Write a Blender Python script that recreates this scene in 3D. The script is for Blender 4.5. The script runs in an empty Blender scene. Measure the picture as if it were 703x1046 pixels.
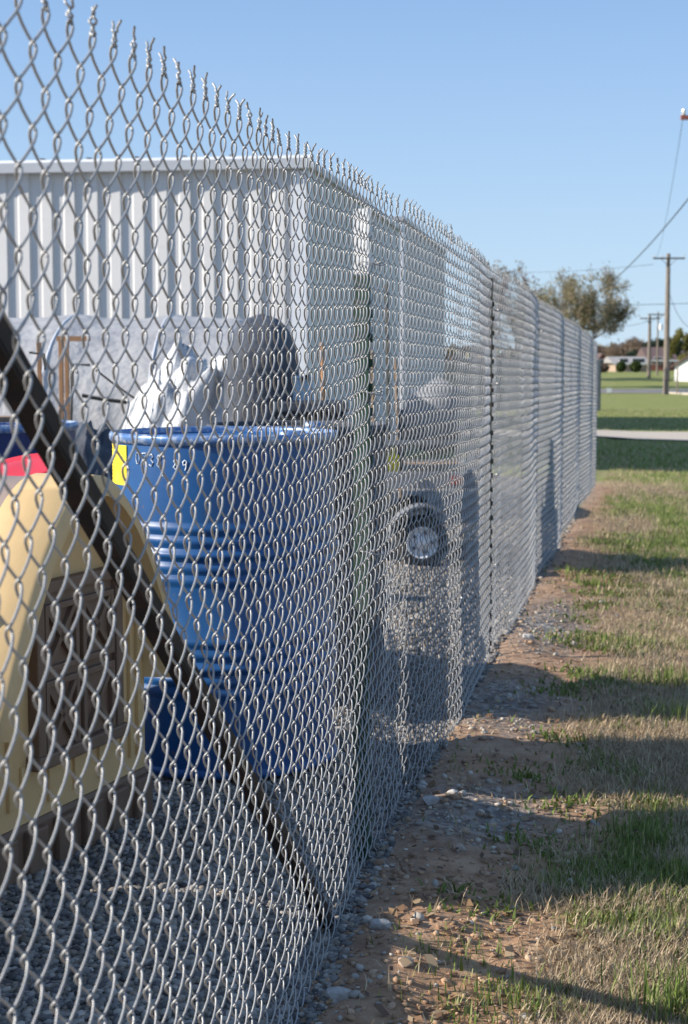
import bpy, bmesh, math, random
import numpy as np
from mathutils import Vector, Matrix
random.seed(7); rng = np.random.default_rng(11)
R = math.radians; PI = math.pi
scene = bpy.context.scene
col = scene.collection
EYE = 1.14; F = 1642.0; PITCH = math.atan(153/1642)

# ------------------------------------------------------------------ helpers
def at(px, py, Y):
    """point at depth Y (metres ahead of the viewpoint) seen at photo pixel px,py"""
    r, u = px-351.5, 523-py
    y = F*math.cos(PITCH)+u*math.sin(PITCH); z = u*math.cos(PITCH)-F*math.sin(PITCH)
    return Vector((r/y*Y, Y, EYE+z/y*Y))

def tag(o, label=None, cat=None, group=None, kind=None):
    if label: o['label'] = label
    if cat: o['category'] = cat
    if group: o['group'] = group
    if kind: o['kind'] = kind
    return o

def empty(name, loc, rz=0.0):
    o = bpy.data.objects.new(name, None); col.objects.link(o)
    o.location = loc; o.rotation_euler = (0, 0, rz); o.empty_display_size = .2
    return o

def link_mesh(name, me, mat, parent=None, smooth=False):
    o = bpy.data.objects.new(name, me); col.objects.link(o)
    if mat: me.materials.append(mat)
    if parent: o.parent = parent
    if smooth:
        me.polygons.foreach_set('use_smooth', np.ones(len(me.polygons), bool))
    return o

def np_mesh(name, V, Q=None, T=None):
    """mesh from numpy verts, quads, tris"""
    me = bpy.data.meshes.new(name)
    V = np.asarray(V, np.float32)
    nq = 0 if Q is None else len(Q); nt = 0 if T is None else len(T)
    me.vertices.add(len(V)); me.vertices.foreach_set('co', V.ravel())
    loops = []; starts = []; 
    if nq: loops.append(np.asarray(Q, np.int32).ravel()); starts.append(np.arange(nq)*4)
    if nt: loops.append(np.asarray(T, np.int32).ravel()); starts.append(nq*4+np.arange(nt)*3)
    L = np.concatenate(loops).astype(np.int32); S = np.concatenate(starts).astype(np.int32)
    me.loops.add(len(L)); me.loops.foreach_set('vertex_index', L)
    me.polygons.add(nq+nt); me.polygons.foreach_set('loop_start', S)
    me.update(calc_edges=True)
    return me

class MB:
    def __init__(s): s.v = []; s.f = []
    def add(s, vs, fs, M=None):
        b = len(s.v)
        s.v += [tuple(M @ Vector(v)) if M else tuple(v) for v in vs]
        s.f += [tuple(i+b for i in f) for f in fs]
    def box(s, c, d, rz=0, M=None, bev=0.0):
        x, y, z = d[0]/2, d[1]/2, d[2]/2
        T = Matrix.Translation(c) @ Matrix.Rotation(rz, 4, 'Z')
        if M: T = M @ T
        if bev <= 0:
            vs = [(-x,-y,-z),(x,-y,-z),(x,y,-z),(-x,y,-z),(-x,-y,z),(x,-y,z),(x,y,z),(-x,y,z)]
            fs = [(0,3,2,1),(4,5,6,7),(0,1,5,4),(1,2,6,5),(2,3,7,6),(3,0,4,7)]
            s.add(vs, fs, T)
        else:
            bm = bmesh.new(); bmesh.ops.create_cube(bm, size=1)
            for v in bm.verts: v.co = (v.co.x*2*x, v.co.y*2*y, v.co.z*2*z)
            bmesh.ops.bevel(bm, geom=bm.edges[:], offset=bev, segments=2, affect='EDGES', profile=.6)
            bm.verts.index_update()
            s.add([v.co.copy() for v in bm.verts], [[v.index for v in f.verts] for f in bm.faces], T); bm.free()
    def prism(s, pts, y0, y1, M=None):
        """polygon in xz extruded along y"""
        n = len(pts)
        vs = [(p[0], y0, p[1]) for p in pts]+[(p[0], y1, p[1]) for p in pts]
        fs = [tuple(range(n)), tuple(range(2*n-1, n-1, -1))]+[(i, i+n, (i+1) % n+n, (i+1) % n) for i in range(n)]
        s.add(vs, fs, M)
    def tube(s, pts, r, n=6, caps=True):
        pts = [Vector(p) for p in pts]; rr = r if hasattr(r, '__len__') else [r]*len(pts)
        b = len(s.v); ref = None
        for i, p in enumerate(pts):
            t = (pts[min(i+1, len(pts)-1)]-pts[max(i-1, 0)]).normalized()
            if ref is None: ref = t.orthogonal().normalized()
            ref = (ref-t*ref.dot(t)).normalized(); bi = t.cross(ref)
            for k in range(n):
                a = 2*PI*k/n
                s.v.append(tuple(p+(ref*math.cos(a)+bi*math.sin(a))*rr[i]))
        for i in range(len(pts)-1):
            for k in range(n):
                s.f.append((b+i*n+k, b+i*n+(k+1) % n, b+(i+1)*n+(k+1) % n, b+(i+1)*n+k))
        if caps:
            s.f.append(tuple(b+k for k in range(n))[::-1]); e = b+(len(pts)-1)*n
            s.f.append(tuple(e+k for k in range(n)))
    def lathe(s, prof, n=48, M=None):
        """prof: (r,z) from bottom to top"""
        vs = []; fs = []
        for (r, z) in prof:
            for k in range(n):
                a = 2*PI*k/n; vs.append((r*math.cos(a), r*math.sin(a), z))
        for i in range(len(prof)-1):
            for k in range(n):
                fs.append((i*n+k, i*n+(k+1) % n, (i+1)*n+(k+1) % n, (i+1)*n+k))
        s.add(vs, fs, M)
    def build(s, name, mat, parent=None, smooth=False):
        me = bpy.data.meshes.new(name); me.from_pydata(s.v, [], s.f); me.update()
        return link_mesh(name, me, mat, parent, smooth)

def auto_smooth(o, deg=35):
    """mark sharp edges by angle on a smooth mesh"""
    bm = bmesh.new(); bm.from_mesh(o.data)
    for e in bm.edges:
        if len(e.link_faces) == 2: e.smooth = e.calc_face_angle(0) < R(deg)
    for f in bm.faces: f.smooth = True
    bm.to_mesh(o.data); bm.free()
    return o

# value noise (numpy)
_G = rng.random((256, 256))
def vnoise(x, y):
    x = np.asarray(x, float); y = np.asarray(y, float)
    xi = np.floor(x).astype(int); yi = np.floor(y).astype(int)
    fx = x-xi; fy = y-yi; fx = fx*fx*(3-2*fx); fy = fy*fy*(3-2*fy)
    g = lambda a, b: _G[a & 255, b & 255]
    return (g(xi, yi)*(1-fx)+g(xi+1, yi)*fx)*(1-fy)+(g(xi, yi+1)*(1-fx)+g(xi+1, yi+1)*fx)*fy
def fbm(x, y, o=4):
    s = 0; a = 1; t = 0
    for k in range(o):
        s = s+a*vnoise(np.asarray(x)*2**k+17*k, np.asarray(y)*2**k+31*k); t += a; a *= .5
    return s/t
def sstep(a, b, x):
    t = np.clip((np.asarray(x, float)-a)/(b-a), 0, 1); return t*t*(3-2*t)

# ------------------------------------------------------------------ terrain functions
FY = [-3., .6, 1.38, 3.57, 4.6, 5.73, 9.0, 13.0, 17.3]
FX = [-.96, -.412, -.295, .060, .250, .475, 1.10, 1.86, 2.70]
def fence_x(y):
    y = np.asarray(y, float)
    return np.where(y > 17.3, 2.70+.19*(y-17.3), np.interp(y, FY, FX))
GY = [-50, 0, 6, 10, 17.3, 25, 35, 60, 118, 128, 150, 190, 260, 3000]
GZ = [0, 0, 0, -.07, -.20, -.34, -.42, -.62, -1.2, -1.27, -1.27, -.15, -.1, 0]
def ground(x, y):
    x = np.asarray(x, float); y = np.asarray(y, float)
    g = np.interp(y, GY, GZ)
    d = x-fence_x(y)
    near = 1-sstep(25, 45, y)
    g = g+.065*(1-sstep(-.35, -.05, d))*near
    g = g-.035*np.clip(d-.2, 0, 3)*near
    fine = 1-sstep(9, 20, y)
    out = sstep(-.05, .15, d)
    g = g+(fbm(x*2.3+5, y*2.3, 3)-.5)*.05*out*fine+(fbm(x*13, y*13, 3)-.5)*.022*out*fine
    g = g+(fbm(x*9+40, y*9, 3)-.5)*.02*(1-out)*fine
    # gravel and soil heaped along the foot of the fence
    g = g+.035*np.exp(-((d-.12)/.14)**2)*(1-sstep(11, 18, y))*vnoise(y*1.7+3, x*0+2.5)
    return g
def gz(x, y): return float(ground(x, y))

# ------------------------------------------------------------------ materials
def mat(name, base=(.5,.5,.5), rough=.6, metal=0., noise=None, bump=None, spec=.5, coat=0, trans=0):
    m = bpy.data.materials.new(name); m.use_nodes = True
    nt = m.node_tree; b = nt.nodes['Principled BSDF']
    b.inputs['Base Color'].default_value = (*base, 1); b.inputs['Roughness'].default_value = rough
    b.inputs['Metallic'].default_value = metal; b.inputs['Specular IOR Level'].default_value = spec
    b.inputs['Coat Weight'].default_value = coat
    if noise:   # list of (scale, colour, lo, hi)
        tc = nt.nodes.new('ShaderNodeTexCoord'); prev = None
        for (sc, c2, lo, hi) in noise:
            n = nt.nodes.new('ShaderNodeTexNoise'); n.inputs['Scale'].default_value = sc
            n.inputs['Detail'].default_value = 6; n.inputs['Roughness'].default_value = .65
            nt.links.new(tc.outputs['Object'], n.inputs['Vector'])
            mr = nt.nodes.new('ShaderNodeMapRange'); mr.inputs[1].default_value = lo; mr.inputs[2].default_value = hi
            nt.links.new(n.outputs['Fac'], mr.inputs[0])
            mx = nt.nodes.new('ShaderNodeMix'); mx.data_type = 'RGBA'
            nt.links.new(mr.outputs[0], mx.inputs[0])
            if prev is None: mx.inputs[6].default_value = (*base, 1)
            else: nt.links.new(prev, mx.inputs[6])
            mx.inputs[7].default_value = (*c2, 1); prev = mx.outputs[2]
        nt.links.new(prev, b.inputs['Base Color'])
    if bump:    # (scale, strength, distance)
        tc = nt.nodes.new('ShaderNodeTexCoord'); n = nt.nodes.new('ShaderNodeTexNoise')
        n.inputs['Scale'].default_value = bump[0]; n.inputs['Detail'].default_value = 5
        nt.links.new(tc.outputs['Object'], n.inputs['Vector'])
        bp = nt.nodes.new('ShaderNodeBump'); bp.inputs['Strength'].default_value = bump[1]; bp.inputs['Distance'].default_value = bump[2]
        nt.links.new(n.outputs['Fac'], bp.inputs['Height']); nt.links.new(bp.outputs['Normal'], b.inputs['Normal'])
    return m

def attr_mat(name, attr, rough=.8, spec=.3, transl=0.):
    m = bpy.data.materials.new(name); m.use_nodes = True
    nt = m.node_tree; b = nt.nodes['Principled BSDF']; a = nt.nodes.new('ShaderNodeAttribute'); a.attribute_name = attr
    nt.links.new(a.outputs['Color'], b.inputs['Base Color']); b.inputs['Roughness'].default_value = rough
    b.inputs['Specular IOR Level'].default_value = spec
    if transl:
        t = nt.nodes.new('ShaderNodeBsdfTranslucent'); nt.links.new(a.outputs['Color'], t.inputs[0])
        mx = nt.nodes.new('ShaderNodeMixShader'); mx.inputs[0].default_value = transl
        nt.links.new(b.outputs[0], mx.inputs[1]); nt.links.new(t.outputs[0], mx.inputs[2])
        nt.links.new(mx.outputs[0], nt.nodes['Material Output'].inputs[0])
    return m

def set_col(me, cols):
    ca = me.color_attributes.new('tint', 'FLOAT_COLOR', 'POINT')
    c4 = np.ones((len(cols), 4), np.float32); c4[:, :3] = cols
    ca.data.foreach_set('color', c4.ravel())

M = {}
M['zinc'] = mat('galvanised wire', (.36,.355,.345), .48, .40, noise=[(14,(.30,.30,.30),.45,.75),(7,(.24,.19,.15),.66,.80)], bump=(400,.15,.001))
M['green_post'] = mat('green post paint', (.018,.055,.03), .7, noise=[(40,(.09,.06,.035),.55,.7)])
M['dark_post'] = mat('weathered dark post', (.05,.06,.05), .7, noise=[(30,(.11,.065,.04),.45,.7)])
M['white_tip'] = mat('white post paint', (.78,.78,.76), .5, noise=[(50,(.5,.48,.44),.55,.75)])
M['rust'] = mat('dark rusty pipe', (.015,.011,.010), .7, 0, spec=.25, noise=[(18,(.045,.024,.016),.5,.72)], bump=(120,.3,.002))
M['blue'] = mat('blue drum paint', (.007,.072,.23), .42, coat=.08, noise=[(5,(.011,.09,.26),.4,.7),(3,(.02,.05,.13),.5,.8),(28,(.12,.10,.09),.62,.72)], bump=(9,.12,.01))
M['navy'] = mat('navy drum paint', (.010,.020,.10), .4, noise=[(9,(.02,.03,.13),.4,.7),(30,(.10,.08,.07),.68,.75)], bump=(9,.12,.01))
M['rim_steel'] = mat('worn rim paint', (.10,.20,.42), .3, .3, noise=[(40,(.45,.5,.58),.48,.62)])
M['yellow'] = mat('yellow sticker', (.85,.66,.02), .6, noise=[(30,(.75,.6,.1),.5,.8)])
M['ink'] = mat('ink', (.25,.17,.02), .8)
M['chalk'] = mat('chalk paint', (.80,.84,.88), .8)
M['tan'] = mat('tan plastic', (.66,.455,.215), .5, noise=[(6,(.58,.40,.19),.4,.7),(55,(.38,.27,.15),.64,.8)], bump=(60,.12,.002))
M['brown'] = mat('brown plastic', (.17,.105,.068), .55, noise=[(14,(.21,.14,.095),.45,.75)], bump=(70,.12,.002))
M['roofbrown'] = mat('taupe plastic roof', (.30,.225,.19), .55, noise=[(14,(.24,.19,.16),.45,.75)], bump=(70,.12,.002))
M['redplastic'] = mat('red plastic', (.58,.025,.04), .45, noise=[(20,(.5,.04,.05),.5,.8)])
M['steel_wall'] = mat('white steel siding', (.62,.61,.60), .45, noise=[(.7,(.55,.54,.53),.35,.75),(6,(.48,.46,.43),.6,.85)])
M['trim'] = mat('white steel trim', (.74,.75,.77), .4, noise=[(3,(.64,.65,.67),.45,.8)])
M['roofmetal'] = mat('grey steel roof', (.45,.46,.48), .4, .3, noise=[(2,(.38,.38,.40),.4,.7)])
M['blackrubber'] = mat('black rubber', (.02,.02,.021), .8, noise=[(40,(.05,.048,.045),.5,.75)])
M['white_rim'] = mat('white painted wheel rim', (.80,.80,.82), .3, .1, noise=[(20,(.5,.46,.42),.6,.8)])
M['redpaint'] = mat('faded red paint', (.30,.035,.03), .5, noise=[(20,(.2,.05,.035),.5,.75)])
M['charcoal'] = mat('charcoal vinyl', (.035,.042,.06), .75, noise=[(9,(.09,.1,.12),.4,.75)], bump=(14,.6,.02))
M['paleblue'] = mat('pale blue plastic', (.42,.55,.66), .5, noise=[(20,(.5,.6,.68),.5,.8)])
M['wood'] = mat('weathered board', (.34,.23,.14), .8, noise=[(9,(.22,.15,.10),.4,.7)])
M['orangewood'] = mat('raw orange lumber', (.46,.24,.11), .75, noise=[(9,(.36,.2,.11),.4,.7)])
M['polewood'] = mat('grey weathered pole', (.23,.19,.155), .85, noise=[(3,(.16,.13,.11),.4,.7)], bump=(30,.5,.01))
M['armwood'] = mat('reddish crossarm', (.33,.10,.07), .7, noise=[(6,(.25,.08,.06),.4,.7)])
M['greyarm'] = mat('grey crossarm', (.11,.10,.095), .8)
M['cable'] = mat('cable', (.03,.03,.035), .6)
M['ceramic'] = mat('insulator', (.55,.55,.52), .2)
M['concrete'] = mat('concrete', (.50,.43,.35), .85, noise=[(.8,(.44,.38,.31),.35,.7),(7,(.33,.30,.27),.6,.8)], bump=(30,.3,.01))
M['asphalt'] = mat('worn asphalt', (.22,.205,.19), .9, noise=[(.5,(.17,.16,.15),.4,.7)])
M['brick'] = mat('pale brick wall', (.40,.30,.23), .85, noise=[(2,(.34,.24,.18),.4,.7)])
M['redbrick'] = mat('red brick', (.25,.095,.07), .85, noise=[(2,(.2,.075,.055),.4,.7)])
M['shingle'] = mat('grey shingle', (.33,.31,.30), .85, noise=[(3,(.25,.23,.22),.4,.7)])
M['darkroof'] = mat('brown shingle', (.10,.065,.06), .85, noise=[(3,(.14,.09,.08),.4,.7)])
M['whitesiding'] = mat('white siding', (.74,.73,.72), .6, noise=[(1,(.66,.65,.64),.4,.7)])
M['glass'] = mat('dark window glass', (.03,.035,.04), .08)
M['bark'] = mat('bark', (.12,.09,.07), .9, noise=[(3,(.08,.06,.05),.4,.7)])
M['panelgrey'] = mat('grey painted boards', (.22,.225,.24), .7, noise=[(3,(.13,.14,.16),.4,.7)])
M['foliage'] = attr_mat('foliage', 'tint', .75, .3, .35)
M['blades'] = attr_mat('grass blades', 'tint', .7, .35, .3)
M['stones'] = attr_mat('loose stones', 'tint', .85, .3)

def film_material():
    m = mat('greenhouse film', (.58,.57,.56), .38, noise=[(1.6,(.44,.43,.43),.4,.7)], bump=(3.5,.9,.08))
    nt = m.node_tree; b = nt.nodes['Principled BSDF']
    t = nt.nodes.new('ShaderNodeBsdfTranslucent'); t.inputs[0].default_value = (.7,.7,.72,1)
    mx = nt.nodes.new('ShaderNodeMixShader'); mx.inputs[0].default_value = .3
    nt.links.new(b.outputs[0], mx.inputs[1]); nt.links.new(t.outputs[0], mx.inputs[2])
    nt.links.new(mx.outputs[0], nt.nodes['Material Output'].inputs[0])
    return m
M['film'] = film_material()

# ------------------------------------------------------------------ ground sheet
def spaced(lo, d0, d1, step, hi, grow):
    a = [d0]
    while a[-1] < d1: a.append(a[-1]+step)
    s = step
    while a[-1] < hi: s *= grow; a.append(a[-1]+s)
    s = step; b = [d0]
    while b[-1] > lo: s *= grow; b.append(b[-1]-s)
    return np.array(b[:0:-1]+a)
def grass_masks(x, y):
    """(dirt, gravel, dry, green) densities, shared by the ground colour and the blades"""
    d = x-fence_x(y)+3.2*sstep(17.2, 19.5, y)
    n1 = fbm(x*1.5+3, y*1.5+9, 4); n2 = fbm(x*.9+30, y*.55+2, 3); n3 = fbm(x*5+8, y*5+1, 3)
    yard = 1-sstep(-.06, .04, d+.05*(n3-.5))
    edge = .42+.55*(n1-.5)+.25*(n3-.5)                     # width of the bare strip
    edge = edge*(1-.35*sstep(7, 11, y)-.4*sstep(15, 22, y))+.12*np.exp(-((y-2.9)/.6)**2)
    bare = (1-sstep(edge-.16, edge+.16, d))*(1-sstep(18.5, 21, y))
    gp = .65*np.maximum.reduce([np.exp(-((y-3.95)/.28)**2-((d-.18)/.2)**2), .9*np.exp(-((y-5.2)/.5)**2-((d-.12)/.22)**2),
                            1.0*np.exp(-((y-7.0)/.8)**2-((d-.15)/.25)**2), .35*np.exp(-((d-.03)/.10)**2)])
    grav = np.clip(gp*1.5*(.5+n3), 0, 1)
    green = sstep(.44, .62, n2+.30*sstep(6, 13, y)+.16*sstep(.9, 2.0, d)*sstep(4.5, 7, y)-.19+.25*(n3-.5))
    green = np.maximum(green, sstep(18, 22, y)*.92)
    return yard, bare, grav, green
xs = spaced(-900, -1.6, 3.2, .035, 900, 1.09); ys = spaced(-60, 1.2, 8.5, .035, 2600, 1.035)
Xg, Yg = np.meshgrid(xs, ys)
Zg = ground(Xg, Yg)
nx, ny = len(xs), len(ys)
V = np.stack([Xg.ravel(), Yg.ravel(), Zg.ravel()], 1)
ii = np.arange(nx*ny).reshape(ny, nx)
Q = np.stack([ii[:-1,:-1].ravel(), ii[:-1,1:].ravel(), ii[1:,1:].ravel(), ii[1:,:-1].ravel()], 1)
me = np_mesh('ground', V, Q)
yard, bare, grav, green = grass_masks(Xg.ravel(), Yg.ravel())
C = np.stack([np.clip(np.maximum(yard*(1-sstep(40,60,Yg.ravel())), grav*bare), 0, 1), bare*(1-yard), green], 1)
set_col(me, C)
gm = bpy.data.materials.new('ground soil and turf'); gm.use_nodes = True
nt = gm.node_tree; bs = nt.nodes['Principled BSDF']; bs.inputs['Roughness'].default_value = .95; bs.inputs['Specular IOR Level'].default_value = .2
N = nt.nodes.new; Lk = nt.links.new
tc = N('ShaderNodeTexCoord'); at_ = N('ShaderNodeAttribute'); at_.attribute_name = 'tint'
sp = N('ShaderNodeSeparateColor'); Lk(at_.outputs['Color'], sp.inputs[0])
def noise_n(sc, det=6, ro=.65):
    n = N('ShaderNodeTexNoise'); n.inputs['Scale'].default_value = sc; n.inputs['Detail'].default_value = det; n.inputs['Roughness'].default_value = ro
    Lk(tc.outputs['Object'], n.inputs['Vector']); return n.outputs['Fac']
def ramp(fac, stops):
    r = N('ShaderNodeValToRGB'); Lk(fac, r.inputs[0])
    while len(r.color_ramp.elements) < len(stops): r.color_ramp.elements.new(.5)
    for e, (p, c) in zip(r.color_ramp.elements, stops): e.position = p; e.color = (*c, 1)
    return r.outputs[0]
def mix(f, a, b):
    m = N('ShaderNodeMix'); m.data_type = 'RGBA'; Lk(f, m.inputs[0]); Lk(a, m.inputs[6]); Lk(b, m.inputs[7]); return m.outputs[2]
soil = ramp(noise_n(9), [(.25,(.20,.115,.065)),(.5,(.38,.225,.13)),(.75,(.52,.35,.22))])
voro = N('ShaderNodeTexVoronoi'); voro.inputs['Scale'].default_value = 42; Lk(tc.outputs['Object'], voro.inputs['Vector'])
vs_ = N('ShaderNodeSeparateColor'); Lk(voro.outputs['Color'], vs_.inputs[0])
grv = ramp(vs_.outputs[0], [(0,(.095,.09,.083)),(.5,(.18,.17,.16)),(1,(.33,.31,.285))])
turfg = ramp(noise_n(3.5), [(.3,(.14,.165,.04)),(.55,(.215,.235,.07)),(.8,(.33,.31,.135))])
turfd = ramp(noise_n(14), [(.3,(.22,.16,.095)),(.6,(.36,.275,.17)),(.85,(.46,.37,.24))])
patch = N('ShaderNodeMapRange'); patch.inputs[1].default_value = .56; patch.inputs[2].default_value = .68; Lk(noise_n(.35, 4), patch.inputs[0])
mp = N('ShaderNodeMath'); mp.operation = 'MULTIPLY'; mp.inputs[1].default_value = .6; Lk(patch.outputs[0], mp.inputs[0])
turfg = mix(mp.outputs[0], turfg, turfd)
c = mix(sp.outputs[2], turfd, turfg); c = mix(sp.outputs[1], c, soil); c = mix(sp.outputs[0], c, grv)
Lk(c, bs.inputs['Base Color'])
bp = N('ShaderNodeBump'); bp.inputs['Strength'].default_value = .7; bp.inputs['Distance'].default_value = .012
ad = N('ShaderNodeMath'); ad.operation = 'ADD'; Lk(noise_n(35), ad.inputs[0])
mv = N('ShaderNodeMath'); mv.operation = 'MULTIPLY'; Lk(voro.outputs['Distance'], mv.inputs[0]); Lk(sp.outputs[0], mv.inputs[1]); Lk(mv.outputs[0], ad.inputs[1])
Lk(ad.outputs[0], bp.inputs['Height']); Lk(bp.outputs['Normal'], bs.inputs['Normal'])
o = link_mesh('ground', me, gm, smooth=True); tag(o, kind='structure')

def sheet(name, pts_fn, us, vs, lift, m):
    P = []; 
    for v in vs:
        for u in us:
            x, y = pts_fn(u, v); P.append((x, y, gz(x, y)+lift))
    n = len(us); idx = np.arange(len(P)).reshape(len(vs), n)
    q = np.stack([idx[:-1,:-1].ravel(), idx[:-1,1:].ravel(), idx[1:,1:].ravel(), idx[1:,:-1].ravel()], 1)
    o = link_mesh(name, np_mesh(name, np.array(P), q), m, smooth=True); tag(o, kind='structure'); return o
sheet('driveway', lambda u, v: (u, 31.6+v*4.6+.02*u+.25*math.sin(u*.35)*(1-v)), np.linspace(-6, 60, 90), np.linspace(0, 1, 12), .02, M['concrete'])
sheet('road', lambda u, v: (u, 124+v*20), np.linspace(-200, 260, 160), np.linspace(0, 1, 10), .03, M['asphalt'])
sheet('side_street', lambda u, v: (23.6+u*9+(v-.5)*2.5, 40+v*84), np.linspace(0, 1, 6), np.linspace(0, 1, 60), .02, M['concrete'])
k = MB()
for i in range(40):
    y0 = 40+i*2.1; x0 = 23.6+((y0-40)/84-.5)*2.5
    k.box((x0-.08, y0+1.05, gz(x0, y0+1)+.05), (.16, 2.08, .16), rz=-math.atan(2.5/84), bev=.02)
tag(k.build('kerb', M['concrete']), kind='structure')

# ------------------------------------------------------------------ chain-link fence
fence = empty('chain_link_fence', (float(fence_x(.6)), .6, 0))
tag(fence, 'long galvanised chain link fence with twisted wire tips running away beside the grass', 'fence')
def rel(p): return (p[0]-fence.location[0], p[1]-fence.location[1], p[2]-fence.location[2])

POSTS = [(3.57,.336), (6.12,.36), (8.65,.33), (11.2,.30), (13.8,.28), (16.3,.21)]
# path sampled by arc length; cloth is pulled in at each post and bellies out between them
py_ = np.arange(.6, 17.31, .01); 
def belly(y):
    b = 0
    ps = [-.2]+[p[0] for p in POSTS]+[17.35]
    y = np.asarray(y, float); out = np.zeros_like(y)
    amp = [.012,.030,.028,.028,.02,.025,.02]
    for a, c2, am in zip(ps[:-1], ps[1:], amp):
        k = (y >= a) & (y < c2); t = (y[k]-a)/(c2-a)
        out[k] = am*np.sin(PI*t**1.25)
    return out
px_ = fence_x(py_)
px_ = np.convolve(np.pad(px_, 60, mode='reflect', reflect_type='odd'), np.ones(121)/121, 'valid')
px_ = px_+belly(py_)
sarc = np.concatenate([[0], np.cumsum(np.hypot(np.diff(px_), np.diff(py_)))])
TOPY = [0, .6, 1.6, 2.7, 3.57, 4.6, 5.73, 8.7, 13.7, 16, 17.4]
TOPZ = [.30, .31, .335, .362, .392, .385, .366, .335, .285, .235, .19]
w = .0325; K = 41; DEP = .0058
n_p = int(sarc[-1]/w)
H = 1.505; h = (H-.030)/K
def path(s):
    y = np.interp(s, sarc, py_); x = np.interp(s, sarc, px_)
    y2 = np.interp(s+.02, sarc, py_); x2 = np.interp(s+.02, sarc, px_); y1 = np.interp(s-.02, sarc, py_); x1 = np.interp(s-.02, sarc, px_)
    tx, ty = x2-x1, y2-y1; l = np.hypot(tx, ty)+1e-9
    return x, y, ty/l, -tx/l            # point and outward normal (towards the grass)
def wires(P, rad, sides):
    """P: (n_wires, n_pts, 3) -> verts, quads"""
    nW, nP, _ = P.shape
    T = np.empty_like(P); T[:,1:-1] = P[:,2:]-P[:,:-2]; T[:,0] = P[:,1]-P[:,0]; T[:,-1] = P[:,-1]-P[:,-2]
    T /= np.linalg.norm(T, axis=2, keepdims=True)+1e-12
    # parallel transport
    A = np.empty_like(P); ref = np.cross(T[:,0], np.array([0.37,.9,.1])); ref /= np.linalg.norm(ref, axis=1, keepdims=True)
    for i in range(nP):
        ref = ref-T[:,i]*np.sum(ref*T[:,i], 1, keepdims=True); ref /= np.linalg.norm(ref, axis=1, keepdims=True)+1e-12; A[:,i] = ref
    B = np.cross(T, A)
    ang = np.arange(sides)*2*PI/sides
    Vv = P[:,:,None,:]+rad*(A[:,:,None,:]*np.cos(ang)[None,None,:,None]+B[:,:,None,:]*np.sin(ang)[None,None,:,None])
    id_ = np.arange(nW*nP*sides).reshape(nW, nP, sides)
    a = id_[:,:-1,:]; b = np.roll(id_, -1, 2)[:,:-1,:]; c2 = np.roll(id_, -1, 2)[:,1:,:]; d = id_[:,1:,:]
    return Vv.reshape(-1,3), np.stack([a.ravel(), b.ravel(), c2.ravel(), d.ravel()], 1)
AV, AQ = [], []; base = 0
def put(vq):
    global base
    AV.append(vq[0]); AQ.append(vq[1]+base); base += len(vq[0])
def warp(s, z):
    """slow irregularities of the weave"""
    k = 1-.65*sstep(4, 9, s)
    return (fbm(s*3.1+2, z*3.1+5, 3)-.5)*.016*k, (fbm(s*2.7+50, z*2.7+8, 3)-.5)*.014*k, (fbm(s*2.3+90, z*1.9+70, 2)-.5)*.03*k
def place(S, Z, Dp):
    ds, dz, dn = warp(S, Z)
    x, y, nxx, nyy = path(S+ds)
    top = np.interp(y, TOPY, TOPZ)+EYE
    zz = top-H+Z+dz*np.clip(1.1-Z/H, 0, 1)
    D = Dp+dn*(Z/H > .0)
    return np.stack([x+nxx*D, y+nyy*D, zz], -1)
for (lo, hi, us, sides, rad, DEP) in [(0, 127, [0,.07,.2,.4,.6,.8,.93], 6, .00148, .0056), (127, 210, [0,.1,.35,.65,.9], 5, .00175, .0066), (210, n_p, [0,.12,.5,.88], 4, .0023, .0085)]:
    idx = np.arange(lo, min(hi, n_p)); us = np.array(us)
    # one continuous wire per picket
    u_all = np.concatenate([us]*K+[[0.]]); k_all = np.concatenate([np.full(len(us), k) for k in range(K)]+[[K]])
    for ph in (0, 1):
        pi = idx[idx % 2 == ph]
        going = ((k_all+ph) % 2 == 0)          # True: front strand, running away from the viewer
        lin = 2*u_all-1; sm = .45*lin+.55*(-np.cos(PI*u_all))
        du = np.where(going, 1, -1)*sm*(w/2+.0021)
        dep = np.where(going, 1, -1)*DEP*np.power(np.maximum(np.sin(PI*u_all), 0), .6)
        zz = h*(k_all+u_all)+.012
        S = (pi[:,None]+.5)*w+du[None,:]
        jit = rng.normal(0, .0015, S.shape[:1]+(1,))
        P = place(S+jit, np.broadcast_to(zz, S.shape), np.broadcast_to(dep, S.shape))
        put(wires(P, rad, sides))
# barbed twists along the top and bottom
def twists(bs, zsign, z0, raise_=0.0):
    n = 15; t = np.linspace(0, 1, n); tw = 1.9
    for q in (0, 1):
        a = q*PI+tw*2*PI*np.clip(t/.74, 0, 1)
        vee = np.clip((t-.74)/.26, 0, 1); start = np.clip(1-t/.1, 0, 1)
        lenr = rng.uniform(.86, 1.14, (len(bs), 1)); L = .028*lenr
        rr = .0019+vee*.0075+start*.002
        ang = a[None,:]+rng.uniform(-.6, .6, (len(bs), 1))
        S = bs[:,None]*w+rr*np.cos(ang)*1.0+rng.normal(0, .0016, (len(bs), 1))*t
        Dp = rr*np.sin(ang)+rng.normal(0, .002, (len(bs), 1))*t
        Z = z0+zsign*(t[None,:]*L)
        P = place(S, np.broadcast_to(Z, S.shape), Dp)
        P[:,:,2] += raise_
        put(wires(P, .00145, 5))
endtop = (K % 2 == 1)
bt = np.array([i+1 for i in range(0, n_p-1) if (K-1+i) % 2 == 0])
bb = np.array([i+1 for i in range(0, n_p-1) if (0+i) % 2 == 1])
twists(bt.astype(float), 1, h*K+.010); twists(bb.astype(float), -1, .014)
seam = np.interp(4.86, py_, sarc)/w
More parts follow.
